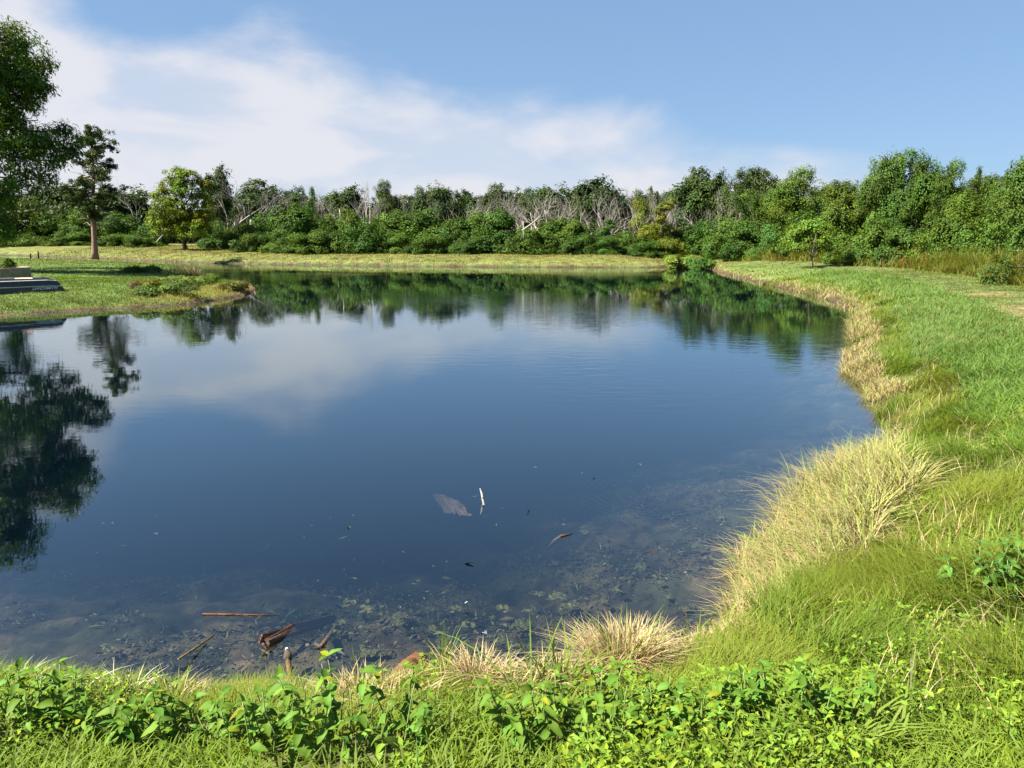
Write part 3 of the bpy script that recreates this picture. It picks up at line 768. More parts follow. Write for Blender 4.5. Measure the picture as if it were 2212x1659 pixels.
OAK = (0.036, 0.062, 0.021); OAK2 = (0.046, 0.070, 0.028); GRN = (0.056, 0.100, 0.019); LGT = (0.062, 0.106, 0.018); YEL = (0.105, 0.130, 0.020); VINE = (0.043, 0.088, 0.018); ELM = (0.047, 0.086, 0.015); PALE = (0.050, 0.092, 0.021)
gB, gO, gR, gL = 'shrubs along the far bank', 'oaks of the wood behind the far bank', 'trees beyond the mown path', 'woodland across the left channel'
TREES = [
    # the wood across the channel, behind the peninsula
    ('oak0', 15, 132, 408, 130, OAK, 'oak_tree', 'dark oak at the picture edge behind the hanging pecan branches', 'tree', gL),
    ('oak1', 118, 134, 396, 120, OAK, 'oak_tree', 'dark oak rising between the pecan and the tall cedar', 'tree', gL),
    ('elm0', 60, 124, 430, 110, GRN, 'leafy_tree', 'mid green leafy tree above the round planter across the channel', 'tree', gL),
    ('oak2', 255, 126, 408, 130, OAK, 'oak_tree', 'low dark oak behind the crown of the tall cedar', 'tree', gL),
    ('shrub0', 8, 120, 468, 100, VINE, 'shrub', 'dark shrub at the picture edge across the channel', 'shrub', gL),
    ('shrub1', 105, 119, 462, 110, GRN, 'shrub', 'bushy green shrub across the channel midway between planter and cedar', 'shrub', gL),
    ('shrub2', 170, 117, 458, 90, GRN, 'shrub', 'green shrub directly behind the bare cedar trunk', 'shrub', gL),
    ('shrub3', 262, 112, 462, 100, VINE, 'shrub', 'dark rounded shrub between the cedar trunk and the yellowish young tree', 'shrub', gL),
    ('shrub0', 322, 108, 478, 80, VINE, 'shrub', 'low shrub at the foot of the dead branches beside the yellowish tree', 'shrub', gL),
    ('weed0', 50, 113, 500, 90, LGT, 'bush', 'low pale bush on the grass across the channel above the planter', 'bush', gL),
    ('weed1', 150, 112, 502, 100, LGT, 'bush', 'low pale bush just before the cedar trunk across the channel', 'bush', gL),
    ('weed2', 240, 108, 505, 90, GRN, 'bush', 'low green bush just past the cedar trunk across the channel', 'bush', gL),
    ('weed0', 305, 104, 508, 70, GRN, 'bush', 'low bush with a stump near the yellowish young tree', 'bush', gL),
    ('shrub2', 470, 99, 480, 80, VINE, 'shrub', 'dark shrub shaded beside the trunk of the yellowish young tree', 'shrub', gL),
    # back row oaks
    ('oak3', 468, 104, 362, 62, OAK2, 'oak_tree', 'thin open oak sticking up behind the yellowish young tree', 'tree', gO),
    ('oak0', 562, 112, 390, 130, OAK, 'oak_tree', 'broad dark oak behind the fan of bare dead branches', 'tree', gO),
    ('oak1', 636, 110, 406, 66, OAK, 'oak_tree', 'small dark oak beside the broad one with dead branches', 'tree', gO),
    ('conifer0', 672, 100, 402, 36, (0.07, 0.12, 0.03), 'conifer', 'slender green conifer spire in the middle of the wood', 'tree', gO),
    ('oak2', 715, 112, 418, 90, OAK, 'oak_tree', 'low dark oak just past the slender conifer spire', 'tree', gO),
    ('oak3', 756, 108, 405, 84, OAK, 'oak_tree', 'dark oak behind the white dead tree with thin twigs', 'tree', gO),
    ('elm1', 832, 104, 393, 66, OAK2, 'oak_tree', 'grey-green pointed tree next to the white dead tree', 'tree', gO),
    ('oak0', 880, 116, 424, 90, OAK2, 'oak_tree', 'hazy low oak filling the dip past the pointed tree', 'tree', gO),
    ('oak1', 920, 104, 405, 76, OAK, 'oak_tree', 'dark oak, first of the pair above the vine shrubs', 'tree', gO),
    ('oak2', 958, 102, 403, 70, OAK, 'oak_tree', 'dark oak, second of the pair above the vine shrubs', 'tree', gO),
    ('oak3', 1018, 112, 413, 80, OAK2, 'oak_tree', 'grey-green low oak in the middle of the skyline', 'tree', gO),
    ('oak0', 1078, 106, 399, 84, OAK, 'oak_tree', 'dark oak behind the thicket of small dead trunks', 'tree', gO),
    ('oak1', 1128, 112, 408, 80, OAK2, 'oak_tree', 'oak with dead twigs in front beside the thick bare trunk', 'tree', gO),
    ('oak2', 1186, 108, 404, 104, OAK, 'oak_tree', 'flat-topped oak directly behind the thick bare trunk', 'tree', gO),
    ('oak3', 1304, 104, 389, 124, OAK, 'oak_tree', 'broadest dark round oak behind the centre-right dead trees', 'tree', gO),
    ('oak0', 1245, 116, 412, 80, OAK2, 'oak_tree', 'low oak between the flat-topped oak and the broadest one', 'tree', gO),
    ('oak1', 1392, 118, 412, 80, OAK2, 'oak_tree', 'distant low oak past the broadest oak', 'tree', gO),
    ('conifer0', 1408, 120, 402, 24, OAK, 'conifer', 'tiny dark conifer tip on the skyline', 'tree', gO),
    ('oak2', 1448, 116, 412, 70, OAK2, 'oak_tree', 'distant low oak before the tall round dark oak', 'tree', gO),
    ('oak0', 1502, 94, 364, 104, OAK, 'oak_tree', 'tall round dark oak with sky showing through its crown', 'tree', gO),
    ('oak3', 1560, 92, 375, 58, OAK2, 'oak_tree', 'narrow oak tucked behind the tall round dark oak', 'tree', gO),
    ('elm2', 1604, 90, 365, 96, OAK2, 'oak_tree', 'dome-shaped grey-green tree before the yellow-green ones', 'tree', gO),
    ('oak1', 1660, 88, 385, 80, OAK2, 'oak_tree', 'dark oak filling in behind the yellow-green leafy tree', 'tree', gO),
    ('oak2', 1790, 84, 402, 84, OAK2, 'oak_tree', 'dull dark oak in the dip between two yellow-green trees', 'tree', gO),
    # shrub layer on the far bank
    ('shrub1', 508, 96, 486, 84, GRN, 'shrub', 'green shrub under the leaning bleached trunk', 'shrub', gB),
    ('shrub2', 566, 94, 462, 100, VINE, 'shrub', 'vine-covered shrub below the fan of bare dead branches', 'shrub', gB),
    ('shrub3', 642, 90, 442, 124, VINE, 'shrub', 'largest dark vine-covered shrub below the slender conifer', 'shrub', gB),
    ('weed0', 545, 86, 505, 84, GRN, 'bush', 'low bush next to the pile of reddish dead brush', 'bush', gB),
    ('weed1', 602, 83, 498, 90, GRN, 'bush', 'low bush in front of the dark vine-covered shrub', 'bush', gB),
    ('weed2', 668, 81, 502, 104, LGT, 'bush', 'paler low bush in front of the slender conifer', 'bush', gB),
    ('shrub0', 704, 90, 466, 70, LGT, 'shrub', 'light green shrub between the conifer and the white dead tree', 'shrub', gB),
    ('shrub1', 757, 90, 455, 78, LGT, 'shrub', 'light green shrub under the white dead tree', 'shrub', gB),
    ('weed0', 724, 81, 492, 96, GRN, 'bush', 'arching bush behind the orange-brown brush heap', 'bush', gB),
    ('shrub2', 790, 80, 474, 92, VINE, 'shrub', 'tall rounded mound of vines near the bank edge', 'shrub', gB),
    ('shrub3', 846, 88, 458, 116, GRN, 'shrub', 'broad green shrub past the mound of vines', 'shrub', gB),
    ('shrub0', 918, 85, 454, 130, GRN, 'shrub', 'broad leafy shrub under the pair of oaks', 'shrub', gB),
    ('weed1', 850, 80, 506, 100, LGT, 'bush', 'pale grassy bush past the mound of vines', 'bush', gB),
    ('weed2', 915, 79, 508, 100, GRN, 'bush', 'low bush before the broad leafy shrub', 'bush', gB),
    ('shrub1', 982, 81, 472, 96, VINE, 'shrub', 'dark shrub with a rounded top in the middle of the bank', 'shrub', gB),
    ('shrub2', 1026, 84, 460, 90, GRN, 'shrub', 'green shrub beside the dark overhanging one', 'shrub', gB),
    ('shrub3', 1068, 80, 456, 120, VINE, 'shrub', 'dark overhanging shrub shading the bank', 'shrub', gB),
    ('weed0', 1008, 78, 510, 70, VINE, 'bush', 'low dark bush at the foot of the overhanging shrub', 'bush', gB),
    ('weed1', 1118, 78, 492, 90, GRN, 'bush', 'bush around the foot of the crossed bleached trunks', 'bush', gB),
    ('weed2', 1174, 77, 498, 110, GRN, 'bush', 'low bush in front of the thick bare trunk', 'bush', gB),
    ('shrub0', 1206, 82, 472, 110, LGT, 'shrub', 'light green shrub just past the thick bare trunk', 'shrub', gB),
    ('shrub1', 1252, 82, 476, 96, GRN, 'shrub', 'green shrub under the forked dead tree', 'shrub', gB),
    ('conifer0', 1314, 80, 472, 64, (0.05, 0.10, 0.026), 'vine_mound', 'steep dark cone of vines beside the forked dead tree', 'shrub', gB),
    ('weed0', 1240, 77, 506, 90, VINE, 'bush', 'low dark bush under the green shrub', 'bush', gB),
    ('weed1', 1300, 76, 512, 90, VINE, 'bush', 'low bush at the foot of the dark cone of vines', 'bush', gB),
    ('shrub2', 1354, 78, 502, 84, GRN, 'shrub', 'small shrub past the dark cone of vines', 'shrub', gB),
    ('shrub3', 1424, 79, 478, 96, YEL, 'shrub', 'yellow-green shrub around the leaning vine-draped snag', 'shrub', gB),
    ('oak1', 1390, 92, 430, 62, YEL, 'leafy_tree', 'small yellow-green crown poking up among the dead trees', 'tree', gB),
    ('weed2', 1396, 75, 520, 80, VINE, 'bush', 'dark scrubby bush near the inlet', 'bush', gB),
    ('weed0', 1450, 75, 516, 70, YEL, 'bush', 'yellow-green bush behind the flowering marsh shrub', 'bush', gB),
    ('shrub0', 1524, 78, 478, 110, VINE, 'shrub', 'dark green shrub below the tall round dark oak', 'shrub', gB),
    ('shrub1', 1478, 80, 492, 70, OAK2, 'shrub', 'dull grey-green shrub with twiggy branches near the inlet', 'shrub', gB),
    # beyond the path
    ('elm0', 1640, 70, 414, 116, ELM, 'leafy_tree', 'dense green tree, first along the path from the inlet', 'tree', gR),
    ('elm1', 1722, 66, 365, 116, LGT, 'leafy_tree', 'tall yellow-green tree with feathery top above the sapling', 'tree', gR),
    ('shrub2', 1566, 73, 470, 90, GRN, 'shrub', 'green shrub where the path leaves the inlet', 'shrub', gR),
    ('shrub3', 1610, 69, 482, 90, VINE, 'shrub', 'dark hollow shrub at the start of the path', 'shrub', gR),
    ('weed1', 1655, 66, 488, 80, (0.06, 0.13, 0.04), 'vine_mound', 'bluish green mound of vines before the sapling', 'shrub', gR),
    ('elm2', 1845, 60, 392, 96, (0.072, 0.108, 0.017), 'leafy_tree', 'yellowish rounded tree between the feathery one and the vine tower', 'tree', gR),
    ('elm3', 1920, 55, 335, 110, PALE, 'leafy_tree', 'tower of pale vine leaves, tallest clump beyond the path', 'tree', gR),
    ('elm0', 1992, 53, 327, 120, VINE, 'leafy_tree', 'dark green tall tree next to the vine tower', 'tree', gR),
    ('elm1', 2058, 51, 352, 90, ELM, 'leafy_tree', 'green tree on the shoulder of the tallest clump', 'tree', gR),
    ('elm2', 2110, 47, 382, 110, (0.058, 0.095, 0.015), 'leafy_tree', 'olive green tree below the small cedar tips', 'tree', gR),
    ('elm3', 2192, 44, 380, 110, ELM, 'leafy_tree', 'green tree at the picture edge beyond the path', 'tree', gR),
    ('conifer0', 2116, 58, 358, 36, OAK, 'conifer', 'small cedar tip on the skyline beyond the path', 'tree', gR),
    ('conifer0', 2178, 56, 366, 34, OAK, 'conifer', 'second cedar tip close to the picture edge', 'tree', gR),
    ('shrub0', 1752, 62, 458, 140, ELM, 'shrub', 'wide green thicket directly behind the sapling', 'shrub', gR),
    ('shrub1', 1812, 58, 442, 100, GRN, 'shrub', 'green thicket below the yellowish rounded tree', 'shrub', gR),
    ('weed2', 1836, 53, 508, 100, LGT, 'vine_mound', 'bright green vine mound just past the sapling', 'shrub', gR),
    ('shrub2', 1905, 51, 462, 110, GRN, 'shrub', 'leafy thicket at the foot of the vine tower', 'shrub', gR),
    ('shrub3', 1946, 48, 492, 96, PALE, 'shrub', 'pale leafy shrub behind the reddish seed heads', 'shrub', gR),
    ('shrub0', 2026, 46, 498, 110, LGT, 'shrub', 'bright leafy shrub in front of the dark tall tree', 'shrub', gR),
    ('shrub1', 2076, 44, 465, 110, ELM, 'shrub', 'mid green thicket before the olive tree', 'shrub', gR),
    ('shrub2', 2142, 40, 470, 116, GRN, 'shrub', 'large green shrub with sumac-like tops near the picture edge', 'shrub', gR),
    ('shrub3', 2200, 41, 498, 110, ELM, 'shrub', 'dark green shrub cut off by the picture edge', 'shrub', gR),
    ('weed0', 2130, 40, 532, 90, GRN, 'bush', 'feathery low bush at the end of the tall weedy grass', 'bush', gR),
    ('weed1', 2208, 37, 545, 90, VINE, 'bush', 'low dark bush at the picture edge beside the path', 'bush', gR),
    ('elm1', 2272, 31, 300, 170, PALE, 'leafy_tree', 'thin pale tree top entering at the picture edge', 'tree', gR),
]
for a in TREES:
    place_tree(*a)

# far woods beyond the countable rows
rg = np.random.default_rng(77); mb = MB(); n = 70000
th = np.radians(rg.uniform(-42, 42, n)); r = rg.uniform(136, 165, n); fx = r * np.sin(th); fy = r * np.cos(th)
top = 4.2 + 4.4 * fbm(fx, fy, 0.13, 3, 3); fz = 0.8 + top * rg.random(n)
leaf_cards(mb, np.stack([fx, fy, fz], -1), rg.normal(0, 0.7, (n, 3)) + np.array([-0.2, -0.4, 0.5]), rg.normal(0, 1, (n, 3)), rg.uniform(0.5, 1.0, n), rg.uniform(0.35, 0.6, n), vary((1, 1, 1), n, 0.25, 0.1))
o = mb.obj('distant_woods', M_TREE, label='dull green mass of distant woods behind the far bank', cat='woods', kind='stuff'); o.color = (*OAK2, 1)

# ------------------------------------------------------------------ bleached dead trees in the wood
def dead_proto(key, seed, Ht, r0, spread, forks):
    rg = np.random.default_rng(seed); mb = MB()

    def grow(p, d, ln, r, depth):
        n = 4
        pts = [p]
        for _ in range(n - 1):
            d = d + rg.normal(0, 0.17, 3) + np.array([0, 0, 0.12]); d /= np.linalg.norm(d)
            p = p + d * ln / (n - 1); pts.append(p)
        r1 = r * 0.70
        tube(mb, pts, np.linspace(r, r1, n), 6 if depth == 0 else 4 if depth < 3 else 3, cap=depth < 2)
        if depth >= 6 or r1 < 0.006: return
        k = forks if depth < 3 else 2
        for i in range(k):
            q = rdirs(1, rg)[0]; q -= d * np.dot(q, d); q /= np.linalg.norm(q) + 1e-6
            a = rg.uniform(0.35, 0.85) * spread
            d2 = d * math.cos(a) + q * math.sin(a); d2 /= np.linalg.norm(d2)
            st = pts[-1] if i == 0 else pts[rg.integers(1, n)]
            grow(np.array(st), d2, ln * rg.uniform(0.55, 0.85), r1 * rg.uniform(0.5, 0.88), depth + 1)

    grow(np.array([0, 0, -0.2]), np.array([rg.normal(0, .1), rg.normal(0, .1), 1.0]), Ht * 0.36, r0, 0)
    me = mb.mesh('trunk', True); me.materials.append(M_DEAD)
    co = np.concatenate(mb.V)
    PROTO[key] = (me, np.percentile(co[:, 0], 99) - np.percentile(co[:, 0], 1), co[:, 2].max())


dead_proto('dead0', 601, 7, 0.17, 1.0, 3); dead_proto('dead1', 602, 7, 0.14, 1.2, 3); dead_proto('dead2', 617, 7, 0.22, 0.9, 3); dead_proto('dead3', 604, 7, 0.12, 1.05, 3); dead_proto('dead4', 605, 7, 0.13, 1.3, 3)
gD = 'bleached dead trees in the wood'
DEAD = [
    ('dead1', 300, 112, 385, 120, 'pale leafless tree between the cedar and the yellowish young tree', 0.9),
    ('dead1', 545, 96, 370, 150, 'broad fan of bare dead branches past the yellowish young tree', 0.9),
    ('dead4', 590, 99, 398, 90, 'bare grey tree overlapping the broad dark oak', 0.75),
    ('dead3', 632, 97, 408, 76, 'small bare tree in front of the small dark oak', 0.75),
    ('dead0', 700, 97, 396, 70, 'thin bare tree reaching the sky past the conifer spire', 0.8),
    ('dead4', 738, 94, 418, 84, 'crooked bare tree left of the white dead tree', 0.8),
    ('dead0', 790, 92, 384, 84, 'white dead tree with thin upright twigs', 1.25),
    ('dead3', 868, 102, 412, 70, 'faint bare tree past the grey-green pointed tree', 0.7),
    ('dead1', 1000, 100, 408, 90, 'bare tree behind the green shrubs at mid skyline', 0.75),
    ('dead4', 1056, 92, 436, 80, 'small dead trunk, first of the thicket', 0.9),
    ('dead0', 1098, 90, 420, 80, 'small dead trunk, second of the thicket', 1.0),
    ('dead3', 1138, 89, 404, 84, 'forked dead tree right before the thick bare trunk', 1.15),
    ('dead2', 1186, 85, 392, 120, 'thick bare bleached trunk, stoutest of the dead trees', 1.45),
    ('dead4', 1222, 92, 402, 84, 'bare tree leaning away just past the thick trunk', 0.9),
    ('dead1', 1276, 84, 432, 100, 'spreading dead tree under the broadest oak', 1.15),
    ('dead0', 1310, 85, 440, 80, 'forked dead tree beside the cone of vines', 1.2),
    ('dead3', 1344, 90, 394, 84, 'tall bare tree at the edge of the broadest oak', 1.0),
    ('dead0', 1372, 93, 396, 80, 'tall bare tree before the small yellow-green crown', 1.0),
    ('dead4', 1420, 98, 402, 90, 'faint bare tree behind the leaning vine-draped snag', 0.7),
    ('dead3', 1452, 96, 408, 80, 'faint bare tree at the edge of the tall round oak', 0.7),
    ('dead1', 1516, 84, 434, 100, 'pale curling dead branches below the tall round oak', 1.15),
    ('dead0', 1556, 82, 402, 80, 'brownish dead tree before the dome-shaped tree', 0.85),
    ('dead4', 1586, 80, 408, 80, 'tangled dead crown beside the dense green tree', 0.8),
    ('dead3', 512, 98, 408, 90, 'low bare tree behind the leaning bleached trunk', 0.9),
    ('dead4', 1160, 93, 412, 90, 'grey bare tree hugging the thick bare trunk', 0.8),
    ('dead1', 1250, 94, 416, 96, 'wide grey bare tree between the two dark oaks', 0.75),
    ('dead0', 1030, 88, 432, 70, 'pale bare tree over the shrub beside the overhanging one', 0.95),
    ('dead3', 1076, 87, 438, 70, 'pale bare tree above the dark overhanging shrub', 1.0),
    ('dead1', 1120, 87, 430, 80, 'pale bare tree above the crossed bleached trunks', 1.1),
    ('dead0', 1208, 86, 424, 70, 'pale bare tree over the light green shrub', 1.1),
    ('dead3', 1294, 86, 424, 80, 'pale bare tree low against the broadest oak', 1.0),
    ('dead4', 1330, 84, 436, 80, 'pale bare tree rising behind the cone of vines', 1.1),
    ('dead1', 1396, 88, 428, 90, 'pale bare tree tangled with the small yellow-green crown', 0.9),
    ('dead0', 1440, 90, 420, 80, 'pale bare tree above the vine-draped snag', 0.85),
    ('dead3', 322, 106, 400, 90, 'pale bare tree close beside the yellowish young tree', 1.0),
    ('dead3', 820, 94, 424, 60, 'pale bare tree above the mound of vines', 0.9),
    ('dead4', 940, 96, 420, 80, 'grey bare tree in front of the pair of oaks', 0.8),
]
for k_, (u, D, vtop) in enumerate(((486, 108, 404), (580, 104, 402), (612, 106, 408), (660, 105, 412), (688, 106, 410), (766, 102, 402), (846, 106, 416), (892, 108, 414), (905, 99, 424), (975, 104, 412), (1044, 102, 414), (1090, 101, 410), (1150, 99, 406), (1232, 101, 408), (1360, 102, 404), (1410, 106, 410), (1464, 104, 412), (1486, 98, 424))):
    DEAD.append(('dead%d' % (k_ * 2 % 5), u, D, vtop, 86, 'slender grey bare tree standing among the oaks of the far wood', 0.62))
for key, u, D, vtop, wpx, lab, br in DEAD:
    me, w0, h0 = PROTO[key]
    top = at(u, vtop, D); zg = hz(top.x, top.y)
    o = obj('dead_tree', me, None, label=lab, cat='dead tree', group=gD)
    o.location = (top.x, top.y, zg); o.rotation_euler = (0, 0, random.uniform(0, 6.28))
    sz_ = (top.z - zg) / h0; sx_ = min(wpx * D / FPX / w0, sz_ * 1.15); o.scale = (sx_, sx_, sz_); br = 0.34 + 0.28 * br; o.color = (br, br, br * 0.97, 1)

rg = np.random.default_rng(5)


def stick(name, pts, rad_, mat_, label, cat='branch', sides=7, color=None, jit=0.12, group=None):
    mb = MB(); p0 = Vector(pts[0]); tube(mb, [tuple(Vector(q) - p0) for q in pts], rad_, sides, jit=jit)
    o = mb.obj(name, mat_, smooth=True, label=label, cat=cat, group=group); o.location = p0
    if color: o.color = (*color, 1)
    return o


stick('leaning_trunk', [at(502, 498, 93), at(522, 478, 94), at(545, 462, 95), at(566, 448, 96)], [0.10, 0.10, 0.08, 0.05], M_DEAD, 'bleached dead trunk leaning across the shrubs below the fan of branches', 'dead trunk', color=(0.85, 0.82, 0.75))
o = empty('broken_trunk', at(1134, 520, 76), 'two crossed bleached trunks sticking out of the far bushes', 'dead trunk')
for pts, rd in (([at(1132, 520, 76), at(1131, 500, 76), at(1130, 478, 76)], [0.07, 0.06, 0.04]), ([at(1128, 498, 75.5), at(1145, 486, 76), at(1168, 468, 77)], [0.08, 0.07, 0.05])):
    mb = MB(); tube(mb, [tuple(Vector(q) - o.location) for q in pts], rd, 6, jit=0.1); q = mb.obj('trunk', M_DEAD, o, True); q.color = (0.95, 0.95, 0.9, 1)
stick('snag', [at(801, 500, 88), at(800, 470, 88), at(799, 440, 88)], [0.10, 0.08, 0.01], M_DEAD, 'short pointed bleached snag beside the white dead tree', 'dead trunk', color=(0.85, 0.82, 0.75))
stick('snag', [at(736, 480, 86), at(735, 462, 86), at(733, 452, 86)], [0.06, 0.05, 0.03], M_DEAD, 'white broken snag poking out of the light green shrub', 'dead trunk', color=(1.3, 1.3, 1.2))
e = empty('vine_snag', at(1432, 545, 78), 'leaning snag draped with olive green vines near the inlet', 'dead tree')
mb = MB(); L_ = e.location
tube(mb, [tuple(at(u, v, 78) - L_) for u, v in ((1432, 545), (1430, 500), (1428, 462), (1446, 440))], [0.16, 0.13, 0.12, 0.08], 7, jit=0.15); mb.obj('trunk', M_BARK, e, True)
mb = MB(); lob = [(*(at(u, v, 78) - L_), ru * 78 / FPX, ru * 78 / FPX, rv * 78 / FPX) for u, v, ru, rv in ((1428, 470, 9, 14), (1438, 448, 14, 8), (1452, 436, 10, 6), (1425, 455, 8, 6))]
crown(mb, rg, lob, 70, 40, 0.16, 0.09, 0.28); q = mb.obj('vine_leaves', M_TREE, e); q.color = (0.12, 0.135, 0.03, 1)

for u, v, w_, colr, lab in ((520, 536, 46, (1.6, 0.95, 0.7), 'heap of reddish dead brush at the foot of the far shrubs'), (722, 542, 64, (1.5, 0.72, 0.42), 'long heap of orange-brown cut brush on the far bank')):
    p0 = gpg(u, v); D = p0.y; mb = MB()
    for _ in range(150):
        a = rg.uniform(0, 6.28); c0 = np.array([rg.normal(0, w_ * D / FPX * 0.24), rg.normal(0, 0.5), abs(rg.normal(0.25, 0.2))]); l_ = rg.uniform(0.4, 1.1)
        dd = np.array([math.cos(a), math.sin(a), rg.normal(0, 0.45)]) * l_ * 0.5
        tube(mb, wob(c0 - dd, c0 + dd, 3, 0.1, rg), [0.022, 0.02, 0.008], 3, cap=False)
    q = mb.obj('brush_pile', M_DEAD, label=lab, cat='brush pile'); q.location = p0; q.color = (*[x * 0.75 for x in colr], 1)

# ------------------------------------------------------------------ tall cedar on the peninsula
D = 69.0; b0 = gp(205, 557, 0.66); b0.z = hz(b0.x, b0.y)
e = empty('cedar_tree', b0, 'tall weathered cedar with bare lower trunk on the peninsula', 'tree')
cp = lambda u, v, dy=0.0: np.array(at(u, v, b0.y + dy) - b0)
mb = MB()
sp = [cp(205, 560), cp(205, 545), cp(204, 520), cp(202, 480), cp(202, 440), cp(202, 400), cp(201, 350), cp(198, 310), cp(188, 282)]
tube(mb, sp, [0.40, 0.28, 0.24, 0.20, 0.17, 0.14, 0.10, 0.06, 0.03], 10, jit=0.14)
mb.obj('trunk', M_CEDAR_BARK, e, True)
pv = [268, 280, 288, 300, 312, 326, 345, 365, 382, 396, 412, 430, 450, 468]; prx = [3, 24, 40, 58, 46, 42, 44, 48, 62, 72, 66, 54, 48, 36]; plx = [8, 16, 16, 20, 24, 30, 34, 36, 46, 54, 56, 48, 42, 26]
tz = [q[2] for q in sp]; tx_ = [q[0] for q in sp]; ty_ = [q[1] for q in sp]
twig = MB(); ctr = []
for i_ in range(96):
    v = 272 + (470 - 272) * ((i_ + rg.random()) / 96) ** 0.9; a = rg.uniform(0, 6.28); cx = math.cos(a)
    half = np.interp(v, pv, prx if cx > 0 else plx) * D / FPX; gap = rg.random()
    if v > 318 and gap < 0.16: continue
    ln_ = half * rg.uniform(0.55, 1.08); z_ = cp(202, v)[2]; p_ = np.array([np.interp(z_, tz, tx_), np.interp(z_, tz, ty_), z_ - ln_ * 0.12])
    e_ = p_ + np.array([cx * ln_, math.sin(a) * ln_, ln_ * rg.uniform(0.0, 0.28)]); br_ = wob(p_, e_, 6, 0.09, rg, -0.03)
    tube(twig, br_, np.linspace(0.055, 0.012, 6), 4, cap=False)
    nt_ = max(2, int(ln_ * 3.6))
    for t_ in np.linspace(0.35 if v < 400 else 0.5, 1.02, nt_):
        j_ = min(4, int(t_ * 5)); q_ = br_[j_] + (br_[j_ + 1] - br_[j_]) * (t_ * 5 - j_)
        ctr.append((*(q_ + rg.normal(0, 0.12, 3)), *(np.array([0.34, 0.34, 0.17]) * rg.uniform(0.6, 1.3))))
for t_ in np.linspace(0, 1, 9):
    ctr.append((*(np.array(sp[-1]) * t_ + np.array(sp[-2]) * (1 - t_) + rg.normal(0, 0.08, 3)), 0.28, 0.28, 0.3))
for _ in range(46):
    z = rg.uniform(3.2, 8.0); a = rg.uniform(0, 6.28); l_ = rg.uniform(0.7, 2.6)
    p_ = np.array([np.interp(z, tz, tx_), 0, z]); d_ = np.array([math.cos(a) * l_, math.sin(a) * l_, rg.uniform(-0.3, 0.7)])
    tube(twig, wob(p_, p_ + d_, 4, 0.14, rg), np.linspace(0.045, 0.012, 4), 4, cap=False)
q = twig.obj('bare_branches', M_DEAD, e, True); q.color = (0.7, 0.62, 0.55, 1)
mb = MB(); crown(mb, rg, ctr, 860, 24, 0.19, 0.08, 0.20, flat=0.7, lo=-0.8, up=0.35, shell=(0.3, 1.2), amt=0.25); q = mb.obj('crown', M_TREE, e); q.color = (0.036, 0.060, 0.018, 1)

# ------------------------------------------------------------------ pecan reaching in over the peninsula
Dp = 46.0; b0 = at(-175, 600, Dp); b0.z = hz(b0.x, b0.y)
e = empty('pecan_tree', b0, 'large pecan with drooping feathery branches entering from the picture edge', 'tree')
cp = lambda u, v, dy=0.0: np.array(at(u, v, Dp + dy) - b0)
LOBES = [(4, 92, 30, 30), (44, 100, 18, 30), (72, 140, 26, 20), (20, 150, 50, 34), (60, 175, 34, 22), (78, 185, 18, 12), (25, 215, 46, 30), (62, 220, 16, 10), (10, 262, 42, 22), (55, 283, 18, 10), (30, 300, 40, 16), (80, 292, 22, 12), (70, 318, 46, 20),
         (110, 300, 34, 18), (138, 282, 16, 12), (150, 320, 18, 18), (120, 338, 24, 14), (85, 345, 26, 12), (20, 345, 34, 18), (60, 372, 26, 10), (95, 380, 22, 8), (25, 392, 34, 14), (8, 430, 30, 22), (-5, 470, 26, 16), (5, 500, 18, 14),
         (85, 95, 10, 8), (100, 130, 12, 8), (106, 150, 8, 6), (100, 185, 10, 8), (88, 206, 9, 6), (76, 236, 10, 6), (82, 260, 7, 5), (166, 300, 10, 7), (162, 335, 9, 8), (140, 346, 10, 6), (118, 360, 10, 6), (112, 392, 9, 5), (70, 396, 10, 6), (60, 412, 9, 6), (62, 70, 9, 9), (40, 62, 8, 8), (-60, 90, 50, 40), (-60, 160, 60, 50), (-70, 240, 60, 44), (-60, 320, 60, 40), (-80, 400, 50, 36), (-150, 40, 80, 70), (-150, 140, 80, 70), (-170, 260, 90, 60), (-250, 60, 70, 70), (-270, 180, 80, 70), (-300, 300, 70, 50), (-180, 340, 70, 40), (-130, -20, 60, 40), (-210, -30, 60, 50)]
lob = []
for u, v, ru, rv in LOBES:
    f = 1.6 if u < -20 else 0.8
    lob.append((*cp(u, v, (rg.uniform(-5.5, 6.5) if u < -40 else rg.normal(0, f)) + (1.5 if u > 60 else 0)), ru * Dp / FPX * 0.92, max(0.7, min(2.2, ru * Dp / FPX)), rv * Dp / FPX * 1.1))
mb = MB()
sp = [cp(-175, 612), cp(-176, 560), cp(-172, 460), cp(-168, 340), cp(-170, 220), cp(-165, 110), cp(-160, 20)]
tube(mb, sp, [0.55, 0.42, 0.38, 0.33, 0.27, 0.18, 0.08], 10, jit=0.1)
for l_ in lob:
    a = sp[2 + int(rg.integers(0, 3))]; a = min((q for q in sp[2:]), key=lambda q: abs(q[2] - (l_[2] - 0.8)))
    tube(mb, wob(a, l_[:3], 7, 0.06, rg, 0.05), np.linspace(0.13, 0.025, 7), 5, cap=False)
mb.obj('trunk', M_BARK, e, True)
mb = MB(); la = np.asarray(lob); vis = np.array([l[0] for l in LOBES]) > -30
cc = []
for sel, ncl, nl, ln in ((vis, 760, 26, 0.30), (~vis, 1300, 24, 0.36)):
    cc.append(crown(mb, rg, la[sel], ncl, nl, ln, ln * 0.24, 0.42, flat=1.0, lo=-1.0, up=0.3, droop=1.2, shell=(0.35, 1.3), hue=0.16, amt=0.3))
q = mb.obj('crown', M_TREE, e); q.color = (0.056, 0.105, 0.017, 1)
tw = MB()
